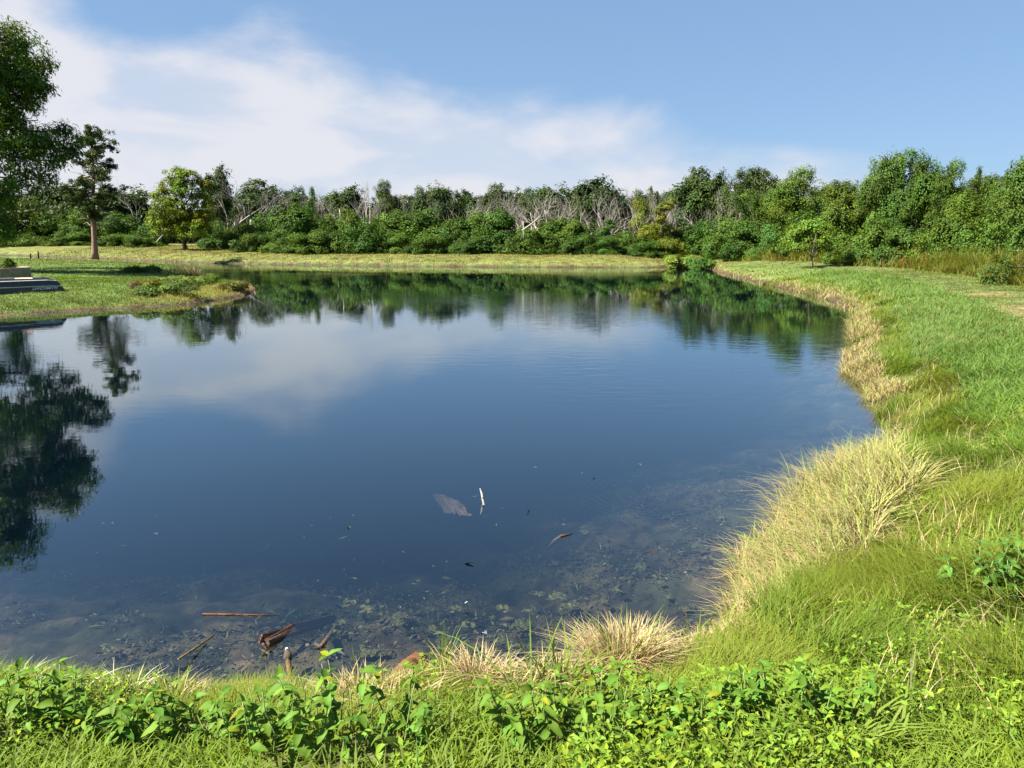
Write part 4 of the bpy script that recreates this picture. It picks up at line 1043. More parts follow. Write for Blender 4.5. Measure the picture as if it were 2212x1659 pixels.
for c_ in cc[0][::3]:
    l_ = la[vis][np.argmin(np.linalg.norm(la[vis][:, :3] - c_, axis=1))][:3]; tube(tw, wob(l_, c_, 3, 0.1, rg), [0.022, 0.016, 0.008], 3, cap=False)
tw.obj('twigs', M_BARK, e, True, kind='stuff')

# ------------------------------------------------------------------ young yellowish tree on the far bank
b0 = gp(402, 541, 0.9); b0.z = hz(b0.x, b0.y); D = b0.y
e = empty('young_tree', b0, 'bright yellow-green young tree with yellowing side branches on far bank', 'tree')
cp = lambda u, v, dy=0.0: np.array(at(u, v, D + dy) - b0)
LB = [(378, 378, 18, 14), (405, 385, 22, 16), (425, 392, 14, 12), (370, 402, 24, 18), (410, 410, 30, 20), (355, 428, 24, 18), (392, 438, 32, 22), (430, 435, 22, 18), (348, 455, 26, 18), (382, 470, 34, 20), (425, 470, 26, 20), (342, 478, 22, 14), (370, 498, 32, 16), (412, 500, 30, 16), (440, 492, 18, 14), (345, 500, 16, 10)]
lob = [(*cp(u, v, rg.normal(0, 1.2)), ru * D / FPX, ru * D / FPX * 0.9, rv * D / FPX) for u, v, ru, rv in LB]
mb = MB(); cc = crown(mb, rg, lob, 380, 48, 0.24, 0.14, 0.5, up=0.6); q = mb.obj('crown', M_TREE, e); q.color = (0.100, 0.145, 0.015, 1); crn = q
mb = MB(); crown(mb, rg, [(*cp(u, v, -1.6), ru * D / FPX, 0.5, rv * D / FPX) for u, v, ru, rv in ((448, 405, 9, 14), (442, 462, 16, 7), (428, 482, 10, 6), (452, 440, 6, 8))], 40, 36, 0.22, 0.13, 0.35); q = mb.obj('yellow_leaves', M_TREE, crn, label='yellowed leaves on the side branches'); q.color = (0.155, 0.155, 0.014, 1)
tm = trunk_mesh(rg, 6.0, 0.22, lob, cc, 'trunk'); obj('trunk', tm, M_BARK, e)

# ------------------------------------------------------------------ sapling beside the path and a staked seedling
b0 = gpg(1754, 579); D = b0.y
e = empty('sapling', b0, 'small round-headed sapling with slim grey trunk beside the mown path', 'tree')
cp = lambda u, v, dy=0.0: np.array(at(u, v, D + dy) - b0)
mb = MB()
tube(mb, [cp(1755, 582), cp(1754, 570), cp(1753, 558), cp(1756, 545), cp(1757, 525)], [0.10, 0.075, 0.065, 0.055, 0.03], 8, jit=0.1)
for u, v, dy in ((1735, 515, 0.4), (1775, 515, -0.3), (1722, 525, -0.5), (1790, 528, 0.5), (1745, 500, 0.6), (1765, 498, -0.5), (1748, 535, -0.9)):
    tube(mb, wob(cp(1754, 556), cp(u, v, dy), 5, 0.06, rg), np.linspace(0.04, 0.012, 5), 5, cap=False)
q = mb.obj('trunk', M_DEAD, e, True); q.color = (0.62, 0.55, 0.48, 1)
lob = [(*cp(u, v, rg.normal(0, 0.5)), ru * D / FPX, ru * D / FPX, rv * D / FPX) for u, v, ru, rv in ((1755, 488, 24, 14), (1728, 500, 24, 14), (1780, 500, 22, 14), (1712, 518, 22, 12), (1750, 518, 28, 12), (1788, 520, 18, 12), (1730, 535, 18, 7), (1778, 536, 16, 7), (1700, 530, 12, 7))]
mb = MB(); crown(mb, rg, lob, 260, 34, 0.15, 0.07, 0.30, flat=0.6, droop=0.3); q = mb.obj('crown', M_TREE, e); q.color = (0.095, 0.15, 0.024, 1)
b0 = gpg(1689, 571)
e = empty('seedling', b0, 'tiny staked seedling in the grass before the sapling', 'tree')
mb = MB(); tube(mb, [(0, 0, -0.1), (0.01, 0, 0.5), (0.0, 0, 1.0)], [0.02, 0.018, 0.01], 5); mb.obj('trunk', M_BARK, e, True)
mb = MB(); crown(mb, rg, [(0, 0, 0.95, 0.28, 0.28, 0.25), (0.12, 0, 0.7, 0.2, 0.2, 0.15)], 24, 26, 0.12, 0.06, 0.16); q = mb.obj('crown', M_TREE, e); q.color = (*GRN, 1)

# ------------------------------------------------------------------ marsh shrubs in the inlet, one with white flowers
for u0, u1, vt, colr, lab, fl in ((1440, 1500, 541, (0.115, 0.165, 0.03), 'yellow-green marsh shrub with white flowers at the inlet', True), (1486, 1546, 543, (0.06, 0.125, 0.026), 'deep green marsh shrub hanging over the inlet water', False)):
    D = 67.0 if fl else 65.5; pc_ = at((u0 + u1) / 2, 574, D); pc_.z = max(hz(pc_.x, pc_.y), -0.2)
    e = empty('marsh_shrub', pc_, lab, 'shrub'); w_ = (u1 - u0) * D / FPX; h_ = (574 - vt) * D / FPX
    lob = [(rg.uniform(-0.36, 0.36) * w_, rg.uniform(-0.8, 0.8), h_ * rg.uniform(0.25, 0.68), w_ * 0.2, 0.6, h_ * 0.28) for _ in range(11)]
    mb = MB(); cc = crown(mb, rg, lob, 170, 40, 0.17, 0.09, 0.28); q = mb.obj('crown', M_TREE, e); q.color = (*colr, 1); crn = q
    mb = MB()
    for _ in range(9):
        a = np.array([rg.uniform(-0.2, 0.2) * w_, rg.uniform(-0.3, 0.3), -0.3]); tube(mb, wob(a, np.array(lob[rg.integers(0, 11)][:3]), 4, 0.08, rg), [0.03, 0.025, 0.02, 0.01], 4, cap=False)
    mb.obj('stems', M_BARK, e, True)
    if fl:
        k = cc[np.argsort(cc[:, 1])[:26]]
        for c_ in k[::3]:
            f = MB(); n_ = 6; a = np.linspace(0, 6.28, n_, endpoint=False)
            P_ = np.tile(c_ + np.array([0, -0.32, 0.08]), (n_, 1)); ax = np.stack([np.cos(a), np.zeros(n_) - 0.3, np.sin(a)], -1)
            leaf_cards(f, P_, np.tile([0.0, -1.0, 0.35], (n_, 1)), ax, 0.055, 0.045, np.ones((n_, 3))); f.obj('flower', M_PALE, crn)

# ------------------------------------------------------------------ peninsula: round planter, upturned boat, weeds, stakes
M_CONC = solid_mat('weathered_concrete', (0.30, 0.235, 0.155), (0.18, 0.14, 0.09), 3.5, 0.9, 0.4)
b0 = gpg(8, 607); pr = 52 * b0.y / FPX; ph = 29 * b0.y / FPX
e = empty('planter', b0, 'round weathered concrete planter ring beside the upturned boat', 'planter')
mb = MB(); th = np.linspace(0, 2 * np.pi, 140, endpoint=False); prof = [(pr * 1.0, -0.15), (pr * 1.0, ph - 0.03), (pr * 0.99, ph), (pr * 0.90, ph), (pr * 0.89, ph - 0.03), (pr * 0.89, ph - 0.22)]
V = np.array([[(r_ * math.cos(a), r_ * math.sin(a), z_) for a in th] for r_, z_ in prof]); k = len(th)
i = np.arange(len(prof) - 1)[:, None] * k + np.arange(k)[None]; j = np.arange(len(prof) - 1)[:, None] * k + (np.arange(k)[None] + 1) % k
mb.add(V.reshape(-1, 3), np.concatenate([np.stack([i, j, j + k], -1).reshape(-1, 3), np.stack([i, j + k, i + k], -1).reshape(-1, 3)])); mb.obj('ring_wall', M_CONC, e)
mb = MB(); V = [(0, 0, ph - 0.12)] + [(pr * 0.9 * math.cos(a), pr * 0.9 * math.sin(a), ph - 0.14) for a in th]
mb.add(V, [(0, 1 + q, 1 + (q + 1) % k) for q in range(k)]); mb.obj('soil', solid_mat('planter_soil', (0.12, 0.085, 0.05)), e)
mb = MB(); crown(mb, rg, [(0.3, 0, ph + 0.05, 0.35, 0.35, 0.16), (0.45, -0.1, ph + 0.2, 0.16, 0.16, 0.22)], 30, 26, 0.11, 0.06, 0.14); q = mb.obj('seedling_leaves', M_TREE, e); q.color = (*LGT, 1)

M_HULL = solid_mat('dull_dark_aluminium', (0.042, 0.044, 0.046), (0.026, 0.027, 0.028), 4, 0.55, 0.05, 0.4)
M_HULLB = solid_mat('bare_grey_aluminium', (0.34, 0.35, 0.34), (0.24, 0.25, 0.245), 5, 0.45, 0.1, 0.5)
M_STRIPE = solid_mat('pale_rub_rail', (0.55, 0.56, 0.42), (0.42, 0.43, 0.32), 8, 0.5, 0.0)
M_INK = solid_mat('white_lettering', (0.62, 0.66, 0.72), (0.5, 0.54, 0.6), 20, 0.5, 0.0)
pA, pB = gpg(131, 626), gpg(-10, 635)
hd = math.atan2(pB.y - pA.y, pB.x - pA.x)
e = empty('upturned_boat', pA + Vector((0, 0, 0.05)), 'dark flat-bottomed boat lying upside down on the grass', 'boat', rz=hd)
# local frame: +X runs along the hull away from the visible end, -Y' is the far side, z up; hull rests on its gunwales
LB_, WB, WT, HB = 4.2, 1.35, 0.98, 0.46
side = -1 if math.sin(hd + math.pi / 2) > 0 else 1        # +1: near side is +Y local
e.rotation_euler = (-0.10 * side, 0, hd)
xs = [0.0, 0.10, 0.55, 2.2, 3.9, LB_]; gun = [0.62, 0.66, 0.68, 0.68, 0.66, 0.60]; bot = [0.0, 0.42, 0.47, 0.49, 0.49, 0.47]; zt = [0.02, 0.34, 0.44, HB, HB, HB - 0.02]
mb = MB(); ribs = []
for x_, g_, b_, z_ in zip(xs, gun, bot, zt):
    xg = x_ if x_ else 0.0; xb = max(x_, 0.30) if x_ < 0.3 else x_
    if x_ == 0.0: xb, b_, z_ = 0.30, 0.40, 0.40
    ribs.append([(xg, g_, 0.02), (xg * 0.5 + xb * 0.5, (g_ + b_) / 2 + 0.02, z_ * 0.5), (xb, b_, z_)])
ribs.sort(key=lambda q: q[2][0])


def strip(mb, A, B, flip=False):
    n_ = len(A); V = list(A) + list(B); T_ = []
    for q in range(n_ - 1):
        T_ += [(q, q + 1, n_ + q + 1), (q, n_ + q + 1, n_ + q)]
    mb.add(V, [t_[::-1] for t_ in T_] if flip else T_)


bs = [(0.0, 0.66, 0.0, 0.24, 0.46, 0.41), (0.5, 0.68, 0.5, 0.6, 0.49, 0.46), (2.2, 0.69, 2.2, 2.2, 0.50, 0.47), (LB_, 0.66, LB_, LB_ - 0.05, 0.48, 0.45)]
for sgn in (1, -1):
    mb = MB(); g_ = [(q[0], sgn * q[1], 0.0) for q in bs]; mid = [((q[2] + q[3]) / 2, sgn * ((q[1] + q[4]) / 2 + 0.03), q[5] * 0.52) for q in bs]; tp_ = [(q[3], sgn * q[4], q[5]) for q in bs]
    strip(mb, g_, mid); strip(mb, mid, tp_); pn = mb.obj('side_panel', M_HULL, e)
    if sgn == side: near_panel = pn
    mb = MB(); tube(mb, [(x_, y_ + sgn * 0.008, z_) for x_, y_, z_ in mid], 0.017, 6); mb.obj('rub_rail', M_STRIPE, pn)
    mb = MB(); tube(mb, [(x_, y_, z_ + 0.015) for x_, y_, z_ in g_], 0.022, 6); mb.obj('gunwale', M_HULL, pn)
    mb = MB(); tube(mb, tp_, 0.012, 6); mb.obj('chine', M_HULLB, e)
mb = MB(); A = [(q[3], q[4], q[5]) for q in bs]; B = [(q[3], -q[4], q[5]) for q in bs]; strip(mb, A, B); bt = mb.obj('bottom', M_HULLB, e)
for y_ in (-0.28, -0.09, 0.1, 0.29):
    mb = MB(); tube(mb, [(0.3, y_, 0.432), (0.6, y_, 0.472), (2.2, y_, 0.482), (LB_ - 0.1, y_, 0.462)], 0.014, 5); mb.obj('keel_strip', M_HULL, bt)
mb = MB(); q0, q1 = bs[0], bs[-1]
mb.add([(q0[0], q0[1], 0), (q0[0], -q0[1], 0), (q0[3], -q0[4], q0[5]), (q0[3], q0[4], q0[5])], [(0, 1, 2), (0, 2, 3)]); mb.obj('transom', M_HULL, e)
mb = MB(); mb.add([(q1[0], q1[1], 0), (q1[0], -q1[1], 0), (q1[3], -q1[4], q1[5]), (q1[3], q1[4], q1[5])], [(0, 2, 1), (0, 3, 2)]); mb.obj('bow_plate', M_HULL, e)
fc = bpy.data.curves.new('lettering', 'FONT'); fc.body = 'ALUMACRAFT'; fc.size = 0.15; fc.shear = 0.25; fc.space_character = 1.02; fc.offset = 0.002
fo = bpy.data.objects.new('lettering_source', fc); COL.objects.link(fo)
bpy.context.view_layer.update()
me = bpy.data.meshes.new_from_object(fo.evaluated_get(bpy.context.evaluated_depsgraph_get())); COL.objects.unlink(fo); bpy.data.objects.remove(fo)
# lettering reads upside down (the boat is turned over): text x runs along +X local when seen from the near side
q = obj('lettering', me, M_INK, near_panel)
tilt = math.atan2(0.06, 0.22)
X_ = Vector((1, 0, 0)) if side > 0 else Vector((1, 0, 0))
out_n = Vector((0, side * math.cos(tilt), math.sin(tilt)))
# upside-down text: its up-vector points to the ground; x = up x normal
upv = Vector((0, side * math.sin(tilt), -math.cos(tilt)))
xv = upv.cross(out_n)
org = Vector((0.30 if xv.x > 0 else 1.30, side * 0.640, 0.205)) + out_n * 0.012
q.matrix_local = Matrix((xv, upv, out_n)).transposed().to_4x4(); q.location = org
mb = MB(); mb.add([(0, 0, 0), (0.62, -0.05, 0.0), (0.66, 0.22, 0.012), (0.02, 0.26, 0.0), (0.3, 0.1, 0.03)], [(0, 1, 4), (1, 2, 4), (2, 3, 4), (3, 0, 4)])
M_CARD = solid_mat('faded_orange_sheet', (0.78, 0.55, 0.42), (0.75, 0.30, 0.18), 5, 0.7, 0.0)
q = mb.obj('cardboard_sheet', M_CARD, label='faded orange and white sheet lying on the upturned boat', cat='sheet')
q.matrix_world = Matrix.Translation(e.location) @ Matrix.Rotation(hd, 4, 'Z') @ Matrix.Rotation(-0.10 * side, 4, 'X') @ Matrix.Translation((1.05, -0.10, 0.505))

gW = 'low weed patches on the peninsula'
for u, v, w_, h_, colr, lab in ((330, 590, 120, 0.5, (0.05, 0.09, 0.025), 'dark sprawling weeds in the tree shade on the peninsula'), (310, 621, 34, 0.28, (0.10, 0.065, 0.035), 'small brown wilted weed clump on the peninsula lawn'), (325, 622, 24, 0.22, (0.15, 0.18, 0.02), 'bright yellow-green weed tuft on the peninsula lawn'),
                            (372, 634, 150, 0.42, (0.075, 0.115, 0.03), 'wide dark weed patch near the peninsula shore'), (395, 612, 150, 0.34, (0.11, 0.15, 0.045), 'grey-green weed patch in the middle of the peninsula'), (447, 610, 44, 0.4, (0.09, 0.14, 0.02), 'bright leafy weed by the back shore of the peninsula'), (505, 626, 60, 0.35, (0.10, 0.10, 0.03), 'dry weedy clump near the peninsula tip')):
    p0 = gpg(u, v); w_ *= p0.y / FPX; lob = [(rg.uniform(-0.38, 0.38) * w_, rg.uniform(-0.9, 0.9), h_ * rg.uniform(0.05, 0.45), max(0.18, w_ * 0.14), 0.45, h_ * 0.5) for _ in range(9)]
    mb = MB(); crown(mb, rg, lob, int(60 + w_ * 18), 26, 0.12, 0.055, 0.2, lo=-0.1); q = mb.obj('weed_patch', M_TREE, label=lab, cat='weeds', group=gW); q.location = p0; q.color = (*colr, 1)


def tuft(name, p0, n_, h_, w_, lean, c0, c1, spread, label, cat='grass tuft', mat_=None, green=None, az=None, parent=None, group=None):
    mb = MB(); P_ = np.stack([rg.normal(0, spread[0], n_), rg.normal(0, spread[1], n_), np.zeros(n_)], -1)
    for k_ in range(n_): P_[k_, 2] = 0
    P_[:, 2] = height(P_[:, 0] + p0.x, P_[:, 1] + p0.y) - p0.z
    P_[:, 2] = np.maximum(P_[:, 2], -p0.z - 0.25)
    a = np.arctan2(P_[:, 1], P_[:, 0]) + rng.normal(0, 0.9, n_) if az is None else az + rng.normal(0, 0.5, n_)
    v = vary((1, 1, 1), n_, 0.22, 0.08)
    blades(mb, P_, h_ * rng.uniform(0.55, 1.2, n_), w_ * rng.uniform(0.7, 1.3, n_), a, np.abs(lean + rng.normal(0, 0.35, n_)), v * np.array(c0), v * np.array(c1), 4)
    q = mb.obj(name, mat_ or M_DRY, parent, label=label if parent is None else None, cat=cat if parent is None else None, group=group)
    if parent is None: q.location = p0
    return q


p0 = gpg(412, 592); tuft('dead_weed', p0, 160, 0.75, 0.03, 0.5, (0.30, 0.2, 0.1), (0.45, 0.36, 0.17), (0.35, 0.3), 'tall tan dead weed on the back corner of the peninsula', 'weeds')
p0 = gpg(385, 588); tuft('pale_grass_tuft', p0, 200, 0.5, 0.03, 0.5, (0.35, 0.3, 0.12), (0.42, 0.38, 0.14), (0.5, 0.4), 'pale straw tuft beside the tall dead weed on the peninsula')
gS = 'stakes in the channel'
for u, v, h_, lab in ((66, 557, 0.55, 'shorter dark wooden stake in the channel'), (83, 557, 0.85, 'taller dark wooden stake in the channel')):
    p0 = gp(u, v, 0.0); stick('wooden_stake', [(p0.x, p0.y, -0.4), (p0.x + 0.02, p0.y, h_ * 0.5), (p0.x + 0.04, p0.y, h_)], [0.09, 0.085, 0.075], M_BARK, lab, 'stake', group=gS)
e = empty('floating_twig', gp(556, 611), 'small dark forked twig sticking out of the water by the peninsula tip', 'twig')
for dx_, dz_ in ((-0.35, 0.16), (-0.05, -0.02), (0.2, 0.22)):
    mb = MB(); tube(mb, [(0.1, 0, -0.06), (dx_ * 0.5, 0, dz_ * 0.5), (dx_, 0, dz_)], [0.035, 0.03, 0.015], 5); mb.obj('twig_arm', M_BARK, e, True)

# black loop and bent white branch at the right bank
pc_ = gp(1652, 600); th = np.linspace(0, 2 * np.pi, 20)
mb = MB(); tube(mb, [(0.26 * math.copysign(abs(math.cos(a)) ** 0.6, math.cos(a)), 0, 0.10 + 0.13 * math.copysign(abs(math.sin(a)) ** 0.6, math.sin(a))) for a in th], 0.035, 6, cap=False)
q = mb.obj('rubber_loop', solid_mat('black_rubber', (0.03, 0.022, 0.018)), smooth=True, label='dark rounded loop standing in the water at the straw bank', cat='loop'); q.location = pc_
p = gp(1658.5, 602)
stick('bent_branch', [(p.x, p.y, -0.2), (p.x, p.y, 0.12), (p.x + 0.12, p.y, 0.32), (p.x + 0.33, p.y + 0.1, 0.50), (p.x + 0.45, p.y + 0.15, 0.30), (p.x + 0.5, p.y + 0.2, 0.05)], [0.035, 0.035, 0.032, 0.028, 0.02, 0.015], M_PALE, 'bent white branch arching out of the water at the straw bank')

# ------------------------------------------------------------------ wood and litter in the near shallows
def bedz(x, y): return hz(x, y)


def waterline(u, v, z=0.0): return gp(u, v, z)


A_, B_ = gp(438, 1326, 0.01), gp(602, 1330, -0.005)
stick('floating_pole', [A_, A_.lerp(B_, 0.35), A_.lerp(B_, 0.7), B_], [0.007, 0.010, 0.009, 0.006], M_WOOD, 'thin straight orange-brown pole floating level in the shallows', 'pole', color=(0.55, 0.33, 0.16))
A_, B_ = gp(572, 1390, 0.03), gp(720, 1335, -0.22)
e = empty('sunken_log', A_, 'split reddish log end rising from the shallows', 'log')
mb = MB(); tube(mb, [(0, 0, 0), tuple((B_ - A_) * 0.35 + Vector((0, 0, 0.03))), tuple((B_ - A_) * 0.7), tuple(B_ - A_)], [0.035, 0.045, 0.042, 0.03], 9, jit=0.25); q = mb.obj('bark', M_WOOD, e, False); bk = q; q.color = (0.55, 0.4, 0.33, 1)
for k in range(3):
    o_ = Vector((0.0, (k - 1) * 0.03, 0.03 + 0.008 * k)); mb = MB(); tube(mb, [tuple(o_ + Vector((-0.03, 0, 0))), tuple(o_ + (B_ - A_) * 0.18), tuple(o_ + (B_ - A_) * (0.32 + 0.08 * k) + Vector((0, 0, 0.02)))], [0.010, 0.012, 0.005], 5, jit=0.2); q = mb.obj('splinter', M_WOOD, bk); q.color = (1.2, 0.85, 0.7, 1)
A_ = gp(622, 1402, 0.06); B_ = gp(632, 1520, 0.0)
e = empty('sunken_post', gp(622, 1440), 'pale-tipped dark post standing in the shallows before the leafy weeds', 'post')
L_ = e.location
mb = MB(); tube(mb, [tuple(gp(632, 1540, -0.05) - L_), tuple(gp(628, 1480, -0.02) - L_), tuple(gp(622, 1425, 0.04) - L_)], [0.013, 0.015, 0.02], 7, jit=0.1); q = mb.obj('shaft', M_WOOD, e, True); q.color = (0.9, 0.9, 0.5, 1)
mb = MB(); tube(mb, [tuple(gp(622, 1428, 0.035) - L_), tuple(gp(621, 1416, 0.055) - L_), tuple(gp(620, 1404, 0.07) - L_)], [0.022, 0.03, 0.016], 7, jit=0.15); tipo = mb.obj('tip', M_BARK, e, True)
mb = MB(); tube(mb, [tuple(gp(620, 1408, 0.066) - L_), tuple(gp(619.5, 1400, 0.078) - L_)], [0.017, 0.010], 7); q = mb.obj('worn_cap', M_PALE, tipo, True)
e = empty('stub_branch', gp(700, 1395), 'short stub of a branch poking up beside the split log', 'branch'); L_ = e.location
mb = MB(); tube(mb, [tuple(gp(728, 1350, -0.16) - L_), tuple(gp(706, 1382, -0.03) - L_), tuple(gp(694, 1396, 0.03) - L_)], [0.018, 0.022, 0.018], 6, jit=0.15); q = mb.obj('stem', M_WOOD, e, True); q.color = (0.8, 0.7, 0.45, 1)
mb = MB(); tube(mb, [tuple(gp(680, 1390, 0.0) - L_), tuple(gp(690, 1396, 0.015) - L_), tuple(gp(696, 1394, 0.045) - L_)], [0.006, 0.014, 0.012], 6); mb.obj('stub', M_BARK, e, True)
stick('thin_pole', [gp(385, 1424, 0.06), gp(425, 1398, 0.03), gp(462, 1372, 0.0)], [0.008, 0.008, 0.005], M_WOOD, 'thin greenish pole slanting into the shallows from the weedy bank', 'pole', color=(1.2, 1.3, 0.5))
# white stick and sunken slab
A_ = gp(1046, 1088, -0.02); B_ = at(1037, 1055, A_.y + 0.02)
e = empty('white_stick', A_, 'short white stick standing out of the water beside the sunken slab', 'stick')
mb = MB(); tube(mb, [(0, 0, -0.015), tuple((B_ - A_) * 0.3), tuple((B_ - A_) * 0.7 + Vector((0.006, 0, 0))), tuple(B_ - A_)], [0.013, 0.014, 0.012, 0.006], 7, jit=0.2); mb.obj('shaft', solid_mat('sun_bleached_white', (0.50, 0.48, 0.43), (0.34, 0.31, 0.26), 9, 0.6, 0.2), e)
mb = MB(); tube(mb, [tuple((B_ - A_) * 0.36 + Vector((0.012, -0.012, 0))), tuple((B_ - A_) * 0.36 + Vector((-0.008, -0.014, 0.012)))], [0.006, 0.006], 5); mb.obj('dark_notch', M_BARK, e)


def slab(name, quad, zs, thick, label, colr, cat='log', nx=14, ny=6):
    c_ = [gp(u, v, z_) for (u, v), z_ in zip(quad, zs)]; cen = sum(c_, Vector()) / 4; mb = MB(); V = []
    for iy in range(ny + 1):
        for ix in range(nx + 1):
            a, b_ = ix / nx, iy / ny
            p_ = (c_[0] * (1 - a) + c_[1] * a) * (1 - b_) + (c_[3] * (1 - a) + c_[2] * a) * b_ - cen
            ed = min(a, 1 - a, b_, 1 - b_); p_ = p_ + Vector((rg.normal(0, 0.012), rg.normal(0, 0.012), rg.normal(0, 0.012) + thick * (min(1, ed * 5) - 1))); V.append(tuple(p_))
    T_ = []
    for iy in range(ny):
        for ix in range(nx):
            a = iy * (nx + 1) + ix; T_ += [(a, a + 1, a + nx + 2), (a, a + nx + 2, a + nx + 1)]
    mb.add(V, T_); q = mb.obj(name, M_WOOD, smooth=False, label=label, cat=cat); q.location = cen; q.color = (*colr, 1)
    return q


slab('sunken_slab', [(930, 1056), (985, 1072), (1022, 1104), (962, 1098)], [-0.30, -0.14, -0.02, -0.14], 0.06, 'broad brown slab of wood lying just under the water', (0.50, 0.42, 0.35))
e = empty('sunken_branch', gp(1200, 1170), 'curved brown branch breaking the surface in the clear shallows', 'branch'); L_ = e.location
mb = MB(); tube(mb, [tuple(gp(1182, 1186, -0.25) - L_), tuple(gp(1198, 1168, -0.05) - L_), tuple(gp(1212, 1158, 0.004) - L_), tuple(gp(1230, 1154, 0.004) - L_), tuple(gp(1250, 1151, -0.02) - L_)], [0.014, 0.018, 0.016, 0.008, 0.006], 8, jit=0.15); q = mb.obj('stem', M_WOOD, e, True); q.color = (0.5, 0.42, 0.33, 1)
# upright log at the shore
e = empty('shore_log', gp(893, 1462, 0.05), 'thick rotten brown log end at the waterline among dry grass', 'log'); L_ = e.location
mb = MB(); tube(mb, [tuple(gp(850, 1500, 0.06) - L_), tuple(gp(872, 1476, 0.12) - L_), tuple(gp(893, 1448, 0.17) - L_), tuple(gp(912, 1426, 0.20) - L_)], [0.08, 0.10, 0.095, 0.07], 12, jit=0.16); q = mb.obj('bark', M_WOOD, e); bk = q; q.color = (1.0, 0.62, 0.36, 1)
mb = MB(); tube(mb, [tuple(gp(911, 1427, 0.20) - L_), tuple(gp(917, 1420, 0.21) - L_)], [0.062, 0.042], 12, jit=0.2); q = mb.obj('cut_end', M_WOOD, bk); q.color = (1.6, 1.05, 0.6, 1)
# orange leaf on the water
mb = MB(); leaf_cards(mb, np.array([[0.0, 0, 0], [0.02, 0.01, 0.004]]), np.array([[0.0, 0.1, 1], [0.1, 0, 1]]), np.array([[1.0, 0.1, 0], [0.8, -0.4, 0]]), 0.075, 0.04, np.array([[0.5, 0.2, 0.05]] * 2), 0.1)
q = mb.obj('fallen_leaf', M_DRY, label='orange-brown fallen leaf floating near the weedy bank', cat='leaf'); q.location = gp(520, 1474, 0.006)

# algae mats
M_ALG = leaf_mat('wet_algae', (1, 1, 1), trans=0.1, rough=0.6, spec=0.15)
ALG = []
for k in range(6):
    g = np.random.default_rng(900 + k); n_ = 26; V, C_ = [], []
    xx, yy = np.meshgrid(np.linspace(-1, 1, n_), np.linspace(-1, 1, n_)); f = fbm(xx + 7 * k, yy - 3 * k, 2.6, 800 + k, 4); keep = (np.hypot(xx, yy * 1.3) + (f - 0.5) * 2.6) < 0.62
    zz = (fbm(xx, yy, 4.5, 830 + k, 3) - 0.6) * 0.45
    V = np.stack([xx + g.normal(0, 0.03, xx.shape), yy + g.normal(0, 0.03, xx.shape), zz], -1).reshape(-1, 3); T_ = []
    for a in range(n_ - 1):
        for b_ in range(n_ - 1):
            if keep[a, b_] and keep[a + 1, b_ + 1] and keep[a + 1, b_] and keep[a, b_ + 1]:
                i_ = a * n_ + b_; T_ += [(i_, i_ + 1, i_ + n_ + 1), (i_, i_ + n_ + 1, i_ + n_)]
    me = make_mesh('algae_mat', V, np.array(T_), np.array([0.036, 0.040, 0.014]) * g.uniform(0.3, 1.7, (n_ * n_, 1)), False); me.materials.append(M_ALG); ALG.append(me)
APX = [(1510, 1180, 22), (1380, 1225, 20), (1420, 1255, 26), (1470, 1250, 24), (1330, 1275, 18), (1235, 1310, 44), (1210, 1290, 36), (1160, 1280, 24), (1480, 1310, 30), (1525, 1315, 30), (1560, 1300, 26), (1440, 1290, 24), (1300, 1300, 20), (1120, 1350, 34), (1060, 1335, 24), (1005, 1345, 30), (985, 1310, 26), (940, 1355, 22), (870, 1330, 36),
       (855, 1345, 24), (800, 1310, 44), (760, 1300, 30), (740, 1345, 26), (700, 1420, 22), (790, 1405, 34), (830, 1410, 26), (760, 1425, 30), (1120, 1395, 36), (1180, 1385, 36), (1075, 1380, 26), (1020, 1400, 28), (960, 1390, 40), (730, 1365, 24), (1265, 1147, 16), (1090, 1310, 30), (1140, 1320, 26), (1540, 1360, 26), (1340, 1340, 20), (560, 1420, 26), (330, 1440, 24), (240, 1400, 26), (650, 1440, 22), (900, 1420, 24)]
for k, (u, v, w_) in enumerate(APX):
    z_ = random.choice((-0.005, -0.02, -0.04, -0.06)); p0 = gp(u, v, z_)
    if sdf(p0.x, p0.y) > -0.12: continue
    sc = w_ * p0.y / FPX * random.uniform(0.9, 1.2)
    lab = 'green algae tuft at the tip of the curved sunken branch' if (u, v) == (1265, 1147) else 'ragged olive green algae mat in the near shallows'
    q = obj('algae_mat', ALG[k % 6], None, label=lab, cat='algae', group='algae mats in the near shallows'); q.location = p0; q.scale = (sc, sc, sc * 0.6); q.rotation_euler = (0, 0, random.uniform(0, 6.28))

# sunken litter: flakes of weed, bark and dead leaf on the bed of the shallows, a few specks afloat
n_ = 46000; x, y, r = wedge(n_, 4.2, 10.5, 0.4, 40); s = sdf(x, y)
k = (s < -0.08) & (s > -3.4) & (fbm(x, y, 1.5, 71, 4) + rng.normal(0, 0.07, n_) > 0.49); x, y, s = x[k], y[k], s[k]; n_ = len(x)
zb_ = height(x, y); fl_ = rng.random(n_) < 0.02; zf = np.where(fl_, rng.uniform(-0.05, -0.004, n_), zb_ + rng.uniform(0.0, 0.05, n_)); zf = np.minimum(zf, -0.003)
pal = np.array([(0.030, 0.022, 0.014), (0.050, 0.048, 0.022), (0.070, 0.055, 0.035), (0.040, 0.05, 0.02), (0.10, 0.085, 0.05)])[rng.choice(5, n_, p=[0.34, 0.26, 0.18, 0.16, 0.06])]
mb = MB(); lw = rng.uniform(0.012, 0.055, n_)
